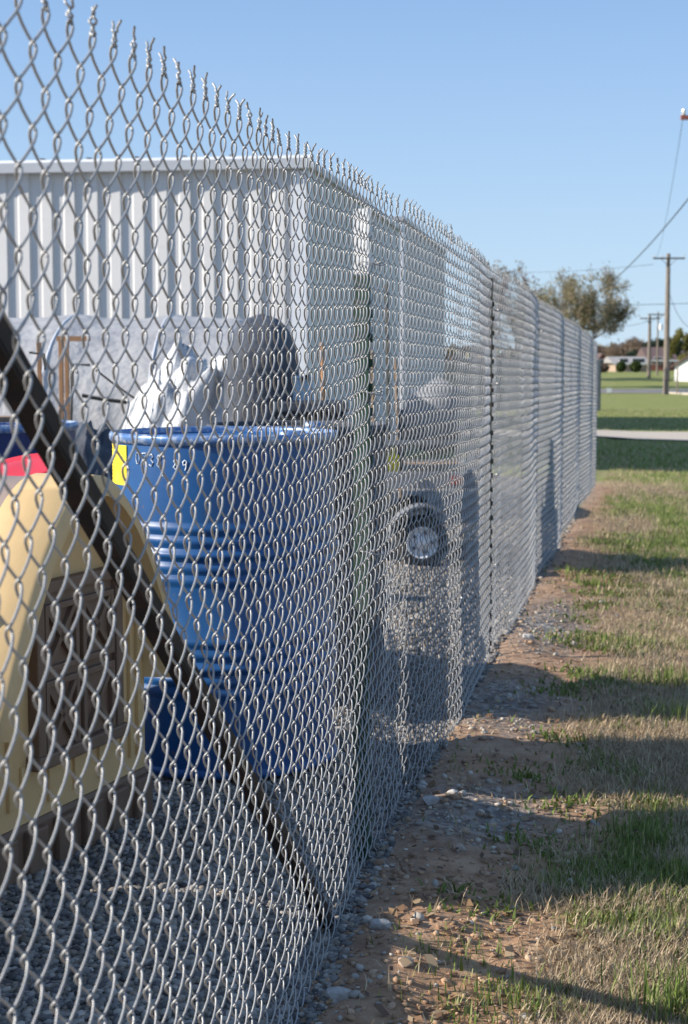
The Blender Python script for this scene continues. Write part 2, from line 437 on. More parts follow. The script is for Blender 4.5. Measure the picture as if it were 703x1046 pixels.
twists(np.array([seam]), 1, h*K+.02, .012); twists(np.array([seam+.4]), 1, h*K-.01, .01)
V = np.concatenate(AV); V -= np.array(fence.location)[None,:]
link_mesh('wire_mesh', np_mesh('wire_mesh', V, np.concatenate(AQ)), M['zinc'], fence, smooth=True)

def tpost(y, ztop, m, tip=False):
    x = float(np.interp(y, py_, px_))+(-.022 if tip else (-.003 if abs(y-6.12) < .1 else -.012)); ang = math.atan2(.19, 1)
    loc = Vector((x, y, gz(x, y)-.15)); hgt = EYE+ztop-loc.z-(0 if tip else .045)
    A = Matrix.Translation(Vector(rel(loc))) @ Matrix.Rotation(-ang, 4, 'Z')
    b = MB(); z1 = hgt-(.145 if tip else 0)
    def section(bb, z0, z1, g=0):
        bb.box((.012, 0, (z0+z1)/2), (.006+g, .029+g, z1-z0), M=A); bb.box((-.006, 0, (z0+z1)/2), (.030, .006+g, z1-z0-.002), M=A)
    section(b, 0, z1)
    for i in range(int((z1-.2)/.054)): b.box((.018, 0, .2+i*.054), (.008, .011, .018), M=A)
    p = b.build('post', m, fence)
    if tip:
        c = MB(); section(c, z1+.001, hgt, .001)
        for i in range(2): c.box((.0185, 0, z1+.03+i*.054), (.008, .011, .018), M=A)
        c.build('painted_tip', M['white_tip'], p); p['label'] = 'green steel post with a white painted tip'
    # tie wires holding the cloth
    for q in (.25, .5, .75, .95):
        tw = MB()
        zc = gz(x, y)+q*(hgt-.2)
        c = Vector(rel((x+.02, y, zc))); pts = [c+Vector((.028*math.cos(a), .026*math.sin(a), .004*math.sin(2*a))) for a in np.linspace(0, 2*PI, 13)]
        tw.tube(pts, .0015, 5); tw.build('tie_wire', M['zinc'], p)
for i, (y, zt) in enumerate(POSTS): tpost(y, zt, M['green_post'] if i == 0 else M['dark_post'], i == 0)
# braced terminal post just outside the picture and its rusty diagonal brace
b = MB(); xt = float(fence_x(.45))-.05
b.tube([rel((xt, .45, -.1)), rel((xt, .45, 1.62))], .03, 14); b.build('end_post', M['rust'], fence)
b = MB()
pA = at(345, 962, 3.22); pB = at(-14, 336, 1.42)
dv = (pB-pA); pC = pA+dv*1.32
n = dv.normalized(); side = n.cross(Vector((0,0,1))).normalized(); up = side.cross(n)
for (o1, wd, th) in ((Vector((0,0,0)), .025, .005), (side*-.010+up*.0125, .005, .025)):
    pts = []
    for p in (pA, pC):
        for (a_, b_) in ((-1,-1),(1,-1),(1,1),(-1,1)):
            pts.append(rel(p+o1+Vector((-.006,0,0))+side*(a_*wd/2)+up*(b_*th/2)))
    b.add(pts, [(3,2,1,0),(4,5,6,7),(0,1,5,4),(1,2,6,5),(2,3,7,6),(3,0,4,7)])
b.build('brace', M['rust'], fence)

# ------------------------------------------------------------------ steel drums
def drum_profile():
    p = [(.0,.02),(.275,.02),(.283,.008),(.290,.0),(.295,.006),(.294,.016),(.286,.022)]
    for (z0) in (.285, .575):
        p += [(.2865, z0-.084)]
        for j, zz in enumerate((-.066, -.034, .0, .034, .066)):
            a = .011 if zz == 0 else .006
            p += [(.2865, z0+zz-.0155), (.2865+a*.75, z0+zz-.007), (.2865+a, z0+zz), (.2865+a*.75, z0+zz+.007), (.2865, z0+zz+.0155)]
    p += [(.2865,.66),(.2865,.852)]
    return p
def drum(loc, rz, body_m, label, rim_m='rim_steel'):
    tilt = 0
    t = empty('steel_drum', loc, rz); t.rotation_euler = (tilt, 0, rz)
    tag(t, label, 'drum', 'steel drums in the yard')
    b = MB(); b.lathe(drum_profile(), 96)
    V_ = np.array(b.v); a_ = np.arctan2(V_[:,1], V_[:,0]); f_ = (fbm(np.cos(a_)*2.2+9+loc[0]*7, V_[:,2]*5+np.sin(a_)*2.2+3, 3)-.5)*.012*np.clip(np.sin(PI*np.clip(V_[:,2]/.87,0,1))*1.6,0,1)
    k_ = 1-np.maximum(f_+.001, 0)/.2865*np.where(V_[:,2] > .03, 1, 0); V_[:,0] *= k_; V_[:,1] *= k_; b.v = [tuple(q) for q in V_]
    auto_smooth(b.build('body', body_m, t), 50)
    r = MB(); r.lathe([(.2868,.852),(.2925,.855),(.2965,.862),(.2965,.872),(.2925,.879),(.287,.879),(.2835,.872),(.2835,.862)], 96)
    auto_smooth(r.build('rim', M[rim_m], t), 80)
    l = MB(); l.lathe([(.2835,.864),(.279,.859),(.24,.859),(.235,.862),(.0001,.862)], 64); lid = auto_smooth(l.build('lid', body_m, t), 40)
    g = MB(); g.lathe([(.035,.862),(.035,.874),(.028,.878),(.0001,.878)], 18, Matrix.Translation((.17, .05, 0))); g.build('bung', M['rim_steel'], lid, True)
    return t
def on_drum(a, z, off=.0016): return Vector(((.2865+off)*math.cos(a), (.2865+off)*math.sin(a), z))
cx, cy = -.322, 4.32
d1 = drum((cx, cy, gz(cx, cy)+.012), 0, M['blue'], 'blue steel drum with a yellow sticker and white hand written digits on its side')
d1.scale = (1.035, 1.035, 1.0)
view = math.atan2(-cy, -cx)                       # angle that faces the camera
def ang_for(px):  # angle on the drum seen at photo x
    best = None
    for a in np.linspace(view-1.5, view+1.5, 600):
        X = cx+.2965*math.cos(a); Y = cy+.2965*math.sin(a); e = abs(351.5+F*X/Y*.993-px)
        if best is None or e < best[0]: best = (e, a)
    return best[1]
a0, a1 = ang_for(115), ang_for(131)
zt, zb = .848, .744
s = MB(); nn = 8; vs = []
for i in range(nn+1):
    a = a0+(a1-a0)*i/nn; vs += [on_drum(a, zb), on_drum(a, zt)]
s.add(vs, [(2*i, 2*i+2, 2*i+3, 2*i+1) for i in range(nn)]); lab = s.build('sticker', M['yellow'], d1)
s = MB()
for j in range(9):
    z = zt-.012-j*.0100; L = .86 if j % 3 else .6
    s.add([on_drum(a0+(a1-a0)*q, z+dz, .0022) for q in (.12, L*.5, L) for dz in (0, .0022)], [(0,2,3,1),(2,4,5,3)])
s.build('printed_lines', M['ink'], lab)
DIG = {'0': [[(.5,1),(.15,.8),(.1,.4),(.3,.02),(.6,.02),(.85,.35),(.8,.8),(.5,1)]],
       '7': [[(.1,.95),(.9,1.0),(.5,.5),(.35,0)]], '1': [[(.25,.75),(.55,1),(.5,0)]],
       '8': [[(.75,.85),(.45,1),(.2,.8),(.5,.55),(.85,.25),(.5,0),(.15,.2),(.45,.52),(.8,.75),(.75,.85)]],
       '3': [[(.15,.9),(.6,1),(.8,.75),(.4,.55),(.85,.3),(.5,0),(.1,.12)]],
       '9': [[(.8,.8),(.5,1),(.2,.8),(.3,.5),(.75,.6),(.8,.85),(.7,.3),(.55,0)]]}
ax = ang_for(140); sw = (ang_for(196)-ax)
txt = '0738 89'
for i, ch in enumerate(txt):
    if ch == ' ': continue
    s = MB()
    for st in DIG[ch]:
        pts = [on_drum(ax+sw*(i+u*.72)/len(txt), .803-.006*i/6*0+v*(.031 if i < 4 else .026)-.002*i, .0008) for u, v in st]
        s.tube(pts, .0016, 4)
    s.build('hand_written_digit', M['chalk'], d1)
d2x, d2y = -.15, 5.22
drum((d2x, d2y, gz(d2x, d2y)), 1.0, M['charcoal'], 'dark grey steel drum half hidden behind the one with the yellow sticker', 'charcoal')
d3 = drum((-1.20, 5.45, gz(-1.2, 5.45)+.0), 2.0, M['navy'], 'dark navy steel drum behind the dog house with a board on its lid')
b = MB(); zl = gz(-1.2, 5.45)+.8795
b.box((0,0,.010), (.50,.14,.018), bev=.003); o = b.build('board', M['wood']); o.location = (-1.29, 5.42, zl); o.rotation_euler = (0,0,.25)
tag(o, 'pale wooden board lying on the lid of the navy drum', 'board')

# ------------------------------------------------------------------ plastic dog house
ddir = math.atan2(.93, .37)                        # direction of the gable face, near to far
hx, hy = -.665+.37*.273, 3.2+.93*.273               # middle of the face on the ground
dh = empty('dog_house', (hx, hy, gz(hx, hy)-.01), ddir)   # local x along face, local +y away from the viewer (into the house)
tag(dh, 'tan plastic dog house with an arched gable and brown double door', 'dog house')
dh.scale = (1.05, 1.05, .985)
BH = .13; TOP = .86
def arch(hw, z0, top, n=15, sh=.34):
    """outline: straight leg then a rounded gable"""
    pts = [(-hw, z0)]
    k0 = z0+(top-z0)*sh
    for i in range(2*n+1):
        t = -1+i/n; a = abs(t)
        z = k0+(top-k0)*(1-a**1.7)
        x = math.copysign(hw*(a**.86), t)
        pts.append((x, z))
    pts.append((hw, z0)); return pts
fw = .325
# face wall (recessed), outline slightly smaller than shell
b = MB(); pts = arch(fw-.02, BH, TOP-.045); b.prism(pts, .03, .05)
for xx in (-.285, -.245, .235, .27): b.box((xx, .028, .38), (.016, .014, .42), bev=.004)
for xx in (-.2,-.1,0,.1,.2): b.box((xx, .028, .205), (.012, .010, .10), bev=.003)
auto_smooth(b.build('gable_wall', M['tan'], dh), 30)
# shell: thick rim swept back as walls and roof
b = MB(); outer = arch(fw+.035, BH+.22, TOP, 15, .10); inner = arch(fw-.028, BH+.22, TOP-.07, 15, .12)
n = len(outer)
vs = []; 
for y, ins in ((-.03, .012), (-.045, .02), (-.045, .045), (.035, .07)):
    for (xo, zo), (xi, zi) in zip(outer, inner):
        f_ = ins/.07; vs.append((xo+(xi-xo)*f_ if ins > .013 else xo, y, zo+(zi-zo)*f_ if ins > .013 else zo))
for (xo, zo) in outer: vs.append((xo, .11, zo))
order = [4, 0, 1, 2, 3]
fs = []
for a_, b_ in zip(order[:-1], order[1:]):
    for i in range(n-1): fs.append((a_*n+i, b_*n+i, b_*n+i+1, a_*n+i+1))
b.add(vs, fs); auto_smooth(b.build('gable_rim', M['tan'], dh), 50)
b = MB(); sec = arch(fw+.03, BH+.22, TOP-.008, 15, .10); vs = []
ysl = [.11, .13, .30, .31, .33, .34, .55, .56, .58, .59, .80, .84]
gr = [0, 0, 0, -.012, -.012, 0, 0, -.012, -.012, 0, 0, -.05]
for y, g in zip(ysl, gr): vs += [(x*(1+g), y, z+g*(z-BH)) for x, z in sec]
fs = [(j*n+i, j*n+i+1, (j+1)*n+i+1, (j+1)*n+i) for j in range(len(ysl)-1) for i in range(n-1)]
fs.append(tuple((len(ysl)-1)*n+i for i in range(n))); b.add(vs, fs); auto_smooth(b.build('roof', M['roofbrown'], dh), 40)
b = MB(); b.box((0, .44, (BH+.42)/2+.02), (2*fw-.05, .76, .42), bev=.03); b.build('side_wall', M['tan'], dh)
b = MB(); b.box((0, .43, BH/2), (2*fw+.0, .80, BH), bev=.015)
for xx in (-.27,-.16,-.05,.06,.17,.28): b.box((xx, .024, BH/2-.005), (.07, .02, BH*.8), bev=.006)
b.build('base', M['brown'], dh)
# door: brown frame with two leaves, each with a raised border and an X
door = MB(); dz0, dz1, dw = .255, .625, .156
for xx in (-dw, dw): door.box((xx, .022, (dz0+dz1)/2), (.028, .035, dz1-dz0+.02), bev=.004)
door.box((0, .022, dz1+.0), (2*dw+.028, .034, .028), bev=.004); door.box((0, .020, dz0), (2*dw+.05, .045, .03), bev=.004)
door.box((0, .0235, (dz0+dz1)/2), (2*dw, .012, dz1-dz0))
door = door.build('door', M['brown'], dh)
for zc, hh in ((.515, .15), (.34, .17)):
    lf = MB()
    for sx in (-1, 1):
        xc = sx*.072; hw_ = .064; 
        lf.box((xc, .0125, zc+hh/2-.008), (2*hw_, .012, .014), bev=.002); lf.box((xc, .0125, zc-hh/2+.008), (2*hw_, .012, .014), bev=.002)
        for s2 in (-1, 1):
            lf.box((xc+s2*(hw_-.006), .0127, zc), (.013, .012, hh-.02), bev=.002)
            L = math.hypot(2*hw_, hh)-.03; MA = Matrix.Translation((xc, .0128, zc)) @ Matrix.Rotation(s2*math.atan2(hh, 2*hw_), 4, 'Y')
            lf.box((0,0,0), (L, .010, .012), M=MA)
    lf.build('door_panel', M['brown'], door)
# red plastic lid on the roof
b = MB(); b.lathe([(.0001,.0),(.13,.0),(.15,.012),(.155,.03),(.14,.036),(.12,.03),(.05,.045),(.0001,.047)], 40)
o = b.build('red_basin', M['redplastic'], smooth=True)
pr = at(4, 499, 3.70); o.location = pr; o.rotation_euler = (.10,-.30,.4)
tag(o, 'round red plastic basin lying upside down on the dog house roof', 'basin')

# unseen low bin, added beyond the left edge to throw the nearest shadow
b = MB()
bin_ = empty('shadow_bin', (-1.05, 2.6, gz(-1.05, 2.6)), .0); tag(bin_, 'unseen grey lidded bin added left of the view to cast the nearest shadow', 'bin')
b.prism([(-.27,0),(.27,0),(.31,.37),(-.31,.37)], -.46, .46); b.build('body', M['panelgrey'], bin_)
b = MB(); b.box((0,0,.395), (.66,.96,.05), bev=.015); b.box((0,0,.42), (.56,.84,.02), bev=.008); b.build('lid', M['charcoal'], bin_)

# ------------------------------------------------------------------ trailer and its load
tx, ty = -.07, 9.5; tz = gz(.2, 9.2)
tr = empty('utility_trailer', (tx, ty, tz), .0); tag(tr, 'small grey utility trailer with white rimmed wheels parked behind the drums', 'trailer')
b = MB()
b.box((0,0,.50), (1.62,1.10,.03)); b.build('deck', M['wood'], tr)
b = MB()
for yy in (-.56, .56): b.box((0,yy,.48), (1.66,.03,.09), bev=.004)
for xx in (-.82, .82): b.box((xx,0,.48), (.03,1.09,.09), bev=.004)
b.tube([(.4,-.6,.26),(.4,.6,.26)], .02, 8); b.box((-.95,0,.46), (.5,.05,.05))
for yy in (-.56,.56):
    for xx in (-.78,0,.78): b.box((xx,yy,.60), (.03,.025,.16))
    b.box((0,yy,.69), (1.62,.03,.025))
b.build('frame', M['panelgrey'], tr)
def wheel(par, x, y, r, wd):
    nuts = [MB() for q in range(5)]
    for q in range(5): nuts[q].box((x+r*.38*math.cos(q*1.2566), y-wd*.30, r+r*.38*math.sin(q*1.2566)), (.016,.012,.016))
    b = MB(); Mx = Matrix.Translation((x, y, r)) @ Matrix.Rotation(PI/2, 4, 'X')
    pr = [(r*.60,-wd/2),(r*.8,-wd/2*1.08),(r*.95,-wd/2*.95),(r,-wd/2*.7),(r,wd/2*.7),(r*.95,wd/2*.95),(r*.8,wd/2*1.08),(r*.60,wd/2)]
    b.lathe(pr, 40, Mx); wl = auto_smooth(b.build('wheel', M['blackrubber'], par), 50)
    c = MB(); c.lathe([(r*.60,-wd*.5),(r*.62,-wd*.46),(r*.60,wd*.5),(r*.55,wd*.46),(r*.5,wd*.2),(r*.28,wd*.22),(r*.24,wd*.42),(.0001,wd*.46)], 32, Mx); 
    c.build('rim', M['white_rim'], wl, True); [q.build('wheel_nut', M['charcoal'], wl) for q in nuts]
wheel(tr, .50, -.68, .148, .11); wheel(tr, .50, .68, .148, .11)
b = MB()
for yy in (-.68,):
    pts = []
    prof = [(.19*math.cos(a)+.50, .19*math.sin(a)+.165) for a in np.linspace(R(8), R(172), 14)]
    prof2 = [(.182*math.cos(a)+.50, .182*math.sin(a)+.165) for a in np.linspace(R(172), R(8), 14)]
    for i in range(13):
        q = [prof[i], prof[i+1], prof2[12-i], prof2[13-i]]
        b.prism(q, yy-.10, yy+.10)
b.build('fender', M['panelgrey'], tr)
b = MB(); b.box((.70,-.585,.48), (.07,.03,.05), bev=.006); b.build('tail_light', M['redpaint'], tr)
# covered machine on the trailer
def blob(name, prof_fn, n=36, m=26, mt=None, parent=None, amp=.03, seed=0):
    vs = []
    for j in range(m+1):
        t = j/m
        for i in range(n):
            a = 2*PI*i/n; x, y, z = prof_fn(a, t)
            f_ = 1+amp*float(fbm(a*2.2+seed, t*5+seed, 3)*2-1)+amp*.6*math.sin(a*9+seed)*(1-t)
            vs.append((x*f_, y*f_, z))
    fs = [(j*n+i, j*n+(i+1) % n, (j+1)*n+(i+1) % n, (j+1)*n+i) for j in range(m) for i in range(n)]
    me = bpy.data.meshes.new(name); me.from_pydata(vs, [], fs); me.update()
    return link_mesh(name, me, mt, parent, True)
pg = at(268, 400, 9.3)
gr_ = empty('covered_grill', (pg.x, 9.3, tz+.515)); tag(gr_, 'rounded barbecue grill under a charcoal vinyl cover on the trailer', 'grill')
def gp(a, t):
    rx, ry = .21, .36; z = .90*t
    f_ = 1.0 if t < .62 else math.sqrt(max(0, 1-((t-.62)/.38)**2.3))
    e = .5; c_, s_ = math.cos(a), math.sin(a)
    return (rx*math.copysign(abs(c_)**.7, c_)*f_*(1.08-.1*t), ry*math.copysign(abs(s_)**.7, s_)*f_, z)
blob('cover', gp, mt=M['charcoal'], parent=gr_, amp=.012, seed=3)
b = MB(); b.tube([(.235,-.3,.52),(.262,-.3,.54),(.262,.25,.54),(.235,.25,.52)], .012, 8); b.build('handle', M['blackrubber'], gr_)
b = MB(); 
o = empty('storage_crate', (at(305,405,9.15).x, 9.15, tz+.515)); tag(o, 'pale blue plastic crate standing on a dark chest beside the covered grill', 'crate')
o.location.z = tz+.515+.402
b.box((0,0,.065), (.17,.2,.13), bev=.008); b.box((0,0,.133), (.19,.22,.014), bev=.004)
for i in range(4): b.box((-.055+.036*i,-.103,.07), (.009,.008,.09), bev=.002)
b.build('body', M['paleblue'], o)
b = MB(); 
o = empty('tool_chest', (at(318,430,9.15).x, 9.15, tz+.515)); tag(o, 'black tool chest on the trailer under the pale blue crate', 'chest')
b.box((0,0,.17), (.40,.40,.34), bev=.01); b.build('body', M['blackrubber'], o)
b = MB(); b.box((0,0,.3715), (.42,.42,.06), bev=.012); b.build('lid', M['charcoal'], o)
b = MB(); b.box((0,-.205,.2), (.12,.015,.03), bev=.004); b.build('handle', M['white_rim'], o)
o = empty('fuel_can', (.28, 9.1, tz+.515)); tag(o, 'small yellow fuel can on the trailer deck above its wheel', 'fuel can')
b = MB(); b.box((0,0,.05), (.07,.18,.10), bev=.02); b.build('body', M['yellow'], o)
b = MB(); b.tube([(0,.05,.09),(0,.05,.13),(0,-.04,.13),(0,-.05,.09)], .008, 8); b.build('handle', M['yellow'], o)
b = MB(); b.tube([(0,.07,.09),(0,.09,.15)], [.012,.008], 8); b.build('spout', M['blackrubber'], o)
o = empty('cement_mixer', (.55, 9.5, tz+.515)); tag(o, 'small grey drum mixer standing on the far right corner of the trailer', 'mixer')
b = MB(); Mx = Matrix.Translation((0,0,.30)) @ Matrix.Rotation(.5, 4, 'Y')
b.lathe([(.0001,-.22),(.10,-.21),(.19,-.10),(.20,.02),(.12,.20),(.115,.21),(.105,.2),(.18,.02)], 32, Mx); auto_smooth(b.build('barrel', M['panelgrey'], o), 50)
for sx in (-1,1):
    b = MB(); b.tube([(sx*.22,-.18,0),(sx*.21,0,.33),(sx*.22,.18,0)], .014, 8); b.build('stand', M['charcoal'], o)

# stakes leaning in the yard
def stake(px, py, Y, m, r, label, lean=.03):
    p = at(px, py, Y); g = gz(p.x, Y)
    o = empty('stake', (p.x+lean, Y, g-.05)); b = MB()
    b.tube([(0,0,0),(-lean*.5,0,(p.z-g)*.5),(-lean,0,p.z-g+.05)], [r,r,r*.9], 8)
    c = b.build('rod', m, o); tag(o, label, 'stake', 'stakes standing in the yard'); return o
stake(395, 290, 10.6, M['dark_post'], .012, 'tall thin dark steel rod standing behind the white tipped post')
stake(329, 350, 10.4, M['orangewood'], .016, 'orange wooden stake beside the tool chest')
stake(380, 358, 10.8, M['wood'], .014, 'pale wooden stake just left of the dark rod')
stake(404, 366, 10.9, M['wood'], .012, 'short pale wooden stake right of the dark rod', .05)

# ------------------------------------------------------------------ plastic covered hoop house and loose sheeting
hh = empty('hoop_house', (0,0,0)); HY0, HY1 = 11.2, 15.5
gx0, gx1 = -3.7, -.62
gz0 = gz(-2, 12)
tag(hh, 'low hoop house wrapped in cloudy plastic film in front of the white wall', 'greenhouse')
b = MB(); n = 60; m_ = 34; vs = []
topz = at(100, 317, HY0).z-gz0
for j in range(m_+1):
    v = j/m_
    for i in range(n+1):
        u = i/n; x = gx0+(gx1-gx0)*u
        a = PI*v; y = HY0+(HY1-HY0)*.5*(1-math.cos(a)); z = topz*math.sin(a)**.62
        sag = -.05*abs(math.sin(u*PI*4))**.7*(math.sin(a)**.5)*-1
        wr = (float(fbm(x*3+4, v*9, 3))-.5)*.09
        ed = 1-max(0, (u-.92)/.08)**2*.25-max(0, (.05-u)/.05)**2*.2
        vs.append((x, HY0+(y-HY0)*1+wr, gz0+z*ed-.045*(1-abs(math.sin(u*PI*4))**.6)*0+wr*.4-.03*abs(math.cos(u*PI*4))**4*-1))
fs = [(j*(n+1)+i, j*(n+1)+i+1, (j+1)*(n+1)+i+1, (j+1)*(n+1)+i) for j in range(m_) for i in range(n)]
e = MB(); e.add(vs, fs)
for i_ in (0, n): e.add([vs[j*(n+1)+i_] for j in range(m_+1)], [tuple(range(m_+1))])
e.build('plastic_film', M['film'], hh, True)
for q in (0, .25, .5, .75, 1):
    x = gx0+(gx1-gx0)*q; hb = MB()
    hb.tube([(x, HY0-.03+(HY1-HY0+.06)*.5*(1-math.cos(a)), gz0+(topz+.03)*math.sin(a)**.62) for a in np.linspace(0, PI, 30)], .007, 6)
    hb.build('hoop', M['trim'], hh)
for px in (40, 62, 68):
    b = MB(); p = at(px, 345 if px != 40 else 350, HY0-.12); b.box((p.x, p.y, (p.z+gz0)/2), (.03,.03,p.z-gz0), bev=.003); b.build('timber', M['orangewood'], hh)
p0, p1 = at(58, 346, HY0-.16), at(92, 347, HY0-.16)
b = MB(); b.box(((p0.x+p1.x)/2, p0.y, p0.z), (p1.x-p0.x, .03, .035)); b.build('timber', M['orangewood'], hh)
b = MB(); b.tube([at(30,360,HY0-.2), at(45,362,HY0-.2), at(46,378,HY0-.2)], .008, 6); b.build('support_rod', M['blackrubber'], hh)
b = MB(); b.tube([at(73,435,HY0-.2), at(74,372,HY0-.2), at(92,373,HY0-.2)], .009, 6); b.build('support_rod', M['blackrubber'], hh)
b = MB(); b.tube([at(84,404,HY0-.2), at(105,408,HY0-.2), at(130,411,HY0-.2)], .014, 6); b.build('support_rod', M['blackrubber'], hh)
b = MB(); b.tube([at(98,378,HY0-.2), at(120,395,HY0-.2), at(145,412,HY0-.2)], .008, 6); b.build('support_rod', M['blackrubber'], hh)

def crumple(name, pts, Y, depth, seed, m, label, cat, amp=.10, nr=40):
    """crumpled plastic heap: outline in the picture plane gives the ridge heights, real depth behind it"""
    vs = []; nxp = 60; g = None
    x0, x1 = at(pts[0][0], 400, Y).x, at(pts[-1][0], 400, Y).x
    hz = [(at(a, b2, Y).x, at(a, b2, Y).z) for a, b2 in pts]
    for j in range(nr+1):
        v = j/nr
        for i in range(nxp+1):
            u = i/nxp; x = x0+(x1-x0)*u; gz_ = gz(x, Y)
            top = np.interp(x, [q[0] for q in hz], [q[1] for q in hz])-gz_
            prof = math.sin(PI*min(1, v*1.0))**.5
            f1 = (float(fbm(x*9+seed, v*13+seed, 4))-.5)*1.5*amp/.16
            vs.append((x+f1*amp*.6, Y-depth/2+depth*v+(float(fbm(x*6+seed+9, v*6, 3))-.5)*amp, gz_+top*prof*(1+f1*.35)))
    fs = [(j*(nxp+1)+i, j*(nxp+1)+i+1, (j+1)*(nxp+1)+i+1, (j+1)*(nxp+1)+i) for j in range(nr) for i in range(nxp)]
    me = bpy.data.meshes.new(name); me.from_pydata(vs, [], fs); me.update()
    o = link_mesh(name, me, m, None, True); tag(o, label, cat); return o
M['sheet'] = mat('white polythene', (.62,.62,.62), .35, noise=[(3,(.42,.42,.43),.4,.65)], bump=(9,.8,.04))
crumple('plastic_sheeting', [(128,430),(140,412),(155,388),(172,372),(186,366),(204,378),(222,374),(240,388),(262,432)], 9.6, .9, 3.3, M['sheet'], 'heap of crumpled white plastic sheeting rising behind the blue drum', 'plastic sheeting', .16)
crumple('tarpaulin', [(66,470),(78,438),(92,432),(108,440),(126,466)], 7.2, .8, 8.3, M['charcoal'], 'dark tarpaulin bundled on the gravel left of the white sheeting', 'tarpaulin', .1, 24)

# ------------------------------------------------------------------ steel buildings
def rib_wall(length, z0, z1, flip=False):
    """ribbed siding in local xz, ribs standing out towards -y"""
    b = MB(); prof = []; x = 0
    while x < length-.3:
        prof += [(x, 0), (x+.105, 0), (x+.13, -.016), (x+.265, -.030), (x+.285, 0)]; x += .305
    prof += [(length, 0)]
    n = len(prof); vs = [(p[0], p[1], z0) for p in prof]+[(p[0], p[1], z1) for p in prof]
    b.add(vs, [(i, i+1, i+1+n, i+n) for i in range(n-1)]); return b
def steel_building(corner, rz, wid, dep, z0, z1, label, gutter=True):
    """corner: near right-hand bottom corner; local x runs left along the front, y back"""
    t = empty('metal_building', corner, rz); tag(t, label, 'building')
    fr = rib_wall(wid, 0, z1-z0-.05); o = fr.build('front_wall', M['steel_wall'], t); o.matrix_local = Matrix.Translation((-wid, 0, 0))
    sw = rib_wall(dep, 0, z1-z0-.05); o = sw.build('side_wall', M['steel_wall'], t); o.matrix_local = Matrix.Rotation(PI/2, 4, 'Z')
    b = MB(); b.box((-wid/2, dep/2, z1-z0+.0), (wid+.16, dep+.16, .10), bev=.01); b.build('roof', M['roofmetal'], t)
    b = MB(); b.box((-wid, dep/2, (z1-z0)/2-.05), (.05, dep, z1-z0-.12)); b.box((-wid/2, dep, (z1-z0)/2-.05), (wid-.2, .05, z1-z0-.12)); b.build('rear_wall', M['steel_wall'], t)
    b = MB(); b.box((-.07, -.045, (z1-z0)/2-.05), (.20, .02, z1-z0-.12)); b.box((.045, .06, (z1-z0)/2-.05), (.02, .20, z1-z0-.12)); b.build('corner_trim', M['trim'], t)
    if gutter:
        b = MB(); Z = z1-z0+.02
        b.prism([(-.155,-.10),(-.03,-.10),(-.03,.055),(-.16,.055),(-.17,.03),(-.185,.02)], -wid-.05, .12, Matrix.Rotation(PI/2, 4, 'Z') @ Matrix.Scale(-1, 4, (0,1,0)) @ Matrix.Translation((0,0,Z)) if False else Matrix(((0,1,0,0),(1,0,0,0),(0,0,1,Z),(0,0,0,1))))
        b.build('gutter', M['trim'], t)
        for i in range(9):
            b = MB(); b.box((-.9-i*.62, -.10, Z+.065), (.05, .12, .02), rz=.2*((i % 3)-1)); b.build('gutter_strap', M['charcoal'], t)
    return t
cA = at(312, 400, 20.5); zA0 = gz(cA.x, 20.5)-.1; zA1 = at(312, 166, 20.5).z
steel_building((cA.x, 20.5, zA0), -R(8.5), 11.5, 10.4, zA0, zA1, 'white ribbed steel building with a gutter along its front eave')
yB = 36.6; xB = cA.x+.16*(yB-20.5); zB = gz(xB, yB)-.1
steel_building((1.30, yB, zB), -R(8.5), 11.5, 11.0, zB, zA1+.72, 'second white steel building behind the first across the driveway gap', False)

# grey board fence past the end of the wire
pf = at(613, 410, 58); gf = gz(pf.x, 58)
t = empty('board_fence', (pf.x, 58, gf), 0.0); tag(t, 'short grey board fence beyond the far end of the wire fence', 'fence')
b = MB()
for i in range(44): b.box((-.11-i*.145, 0, .93), (.135, .025, 1.8+.02*((i*7) % 3)), bev=.003)
b.build('board_panel', M['panelgrey'], t)
for xx in (-.02, -2.4, -4.8):
    b = MB(); b.box((xx, .08, .92), (.1,.1,1.9)); b.build('post', M['panelgrey'], t)

# ------------------------------------------------------------------ utility poles and wires
def util_pole(px, ytop, ybase, Y, label, arm=(1.2,.0), armm='greyarm', r=.15, arms=1, transformer=False, ztop=None):
    top = at(px, ytop, Y); x = top.x; g = gz(x, Y)
    t = empty('utility_pole', (x, Y, g)); tag(t, label, 'utility pole', 'utility poles along the far road')
    H_ = top.z-g; b = MB(); b.tube([(0,0,-.3),(0,0,H_*.5),(0,0,H_)], [r*1.15, r, r*.72], 14); b.build('pole', M['polewood'], t)
    for k_ in range(arms):
        za = H_-.35-k_*1.1
        b = MB(); b.box((0,-r-.02,za), (arm[0]*2,.10,.12), rz=arm[1], bev=.01)
        for s_ in (-1,1): b.tube([(s_*arm[0]*.5*math.cos(arm[1]), -r-.09, za-.04), (0,-r*1.0,za-.6)], .018, 6)
        am = b.build('crossarm', M[armm], t)
        for q in (-.94,-.45,.94):
            i_ = MB(); i_.lathe([(.02,0),(.05,.02),(.05,.06),(.03,.08),(.06,.10),(.06,.14),(.0001,.17)], 10, Matrix.Translation((q*arm[0]*math.cos(arm[1]), -r-.02+q*arm[0]*math.sin(arm[1]), za+.061)))
            i_.build('insulator', M['ceramic'], am)
    if transformer:
        b = MB(); b.lathe([(.0001,0),(.2,.01),(.22,.05),(.22,.6),(.2,.66),(.06,.7),(.0001,.72)], 20, Matrix.Translation((.32,-.15,H_-2.1))); b.build('transformer', M['trim'], t)
    return t, x, g, H_
P1 = util_pole(683, 259, 402, 117, 'tall grey utility pole with a crossarm where the lawn meets the road', (1.15,0), r=.19)
P2 = util_pole(664, 322, 392, 175, 'shorter wooden pole just left of the tallest pole, across the road', (1.1,0), r=.19)
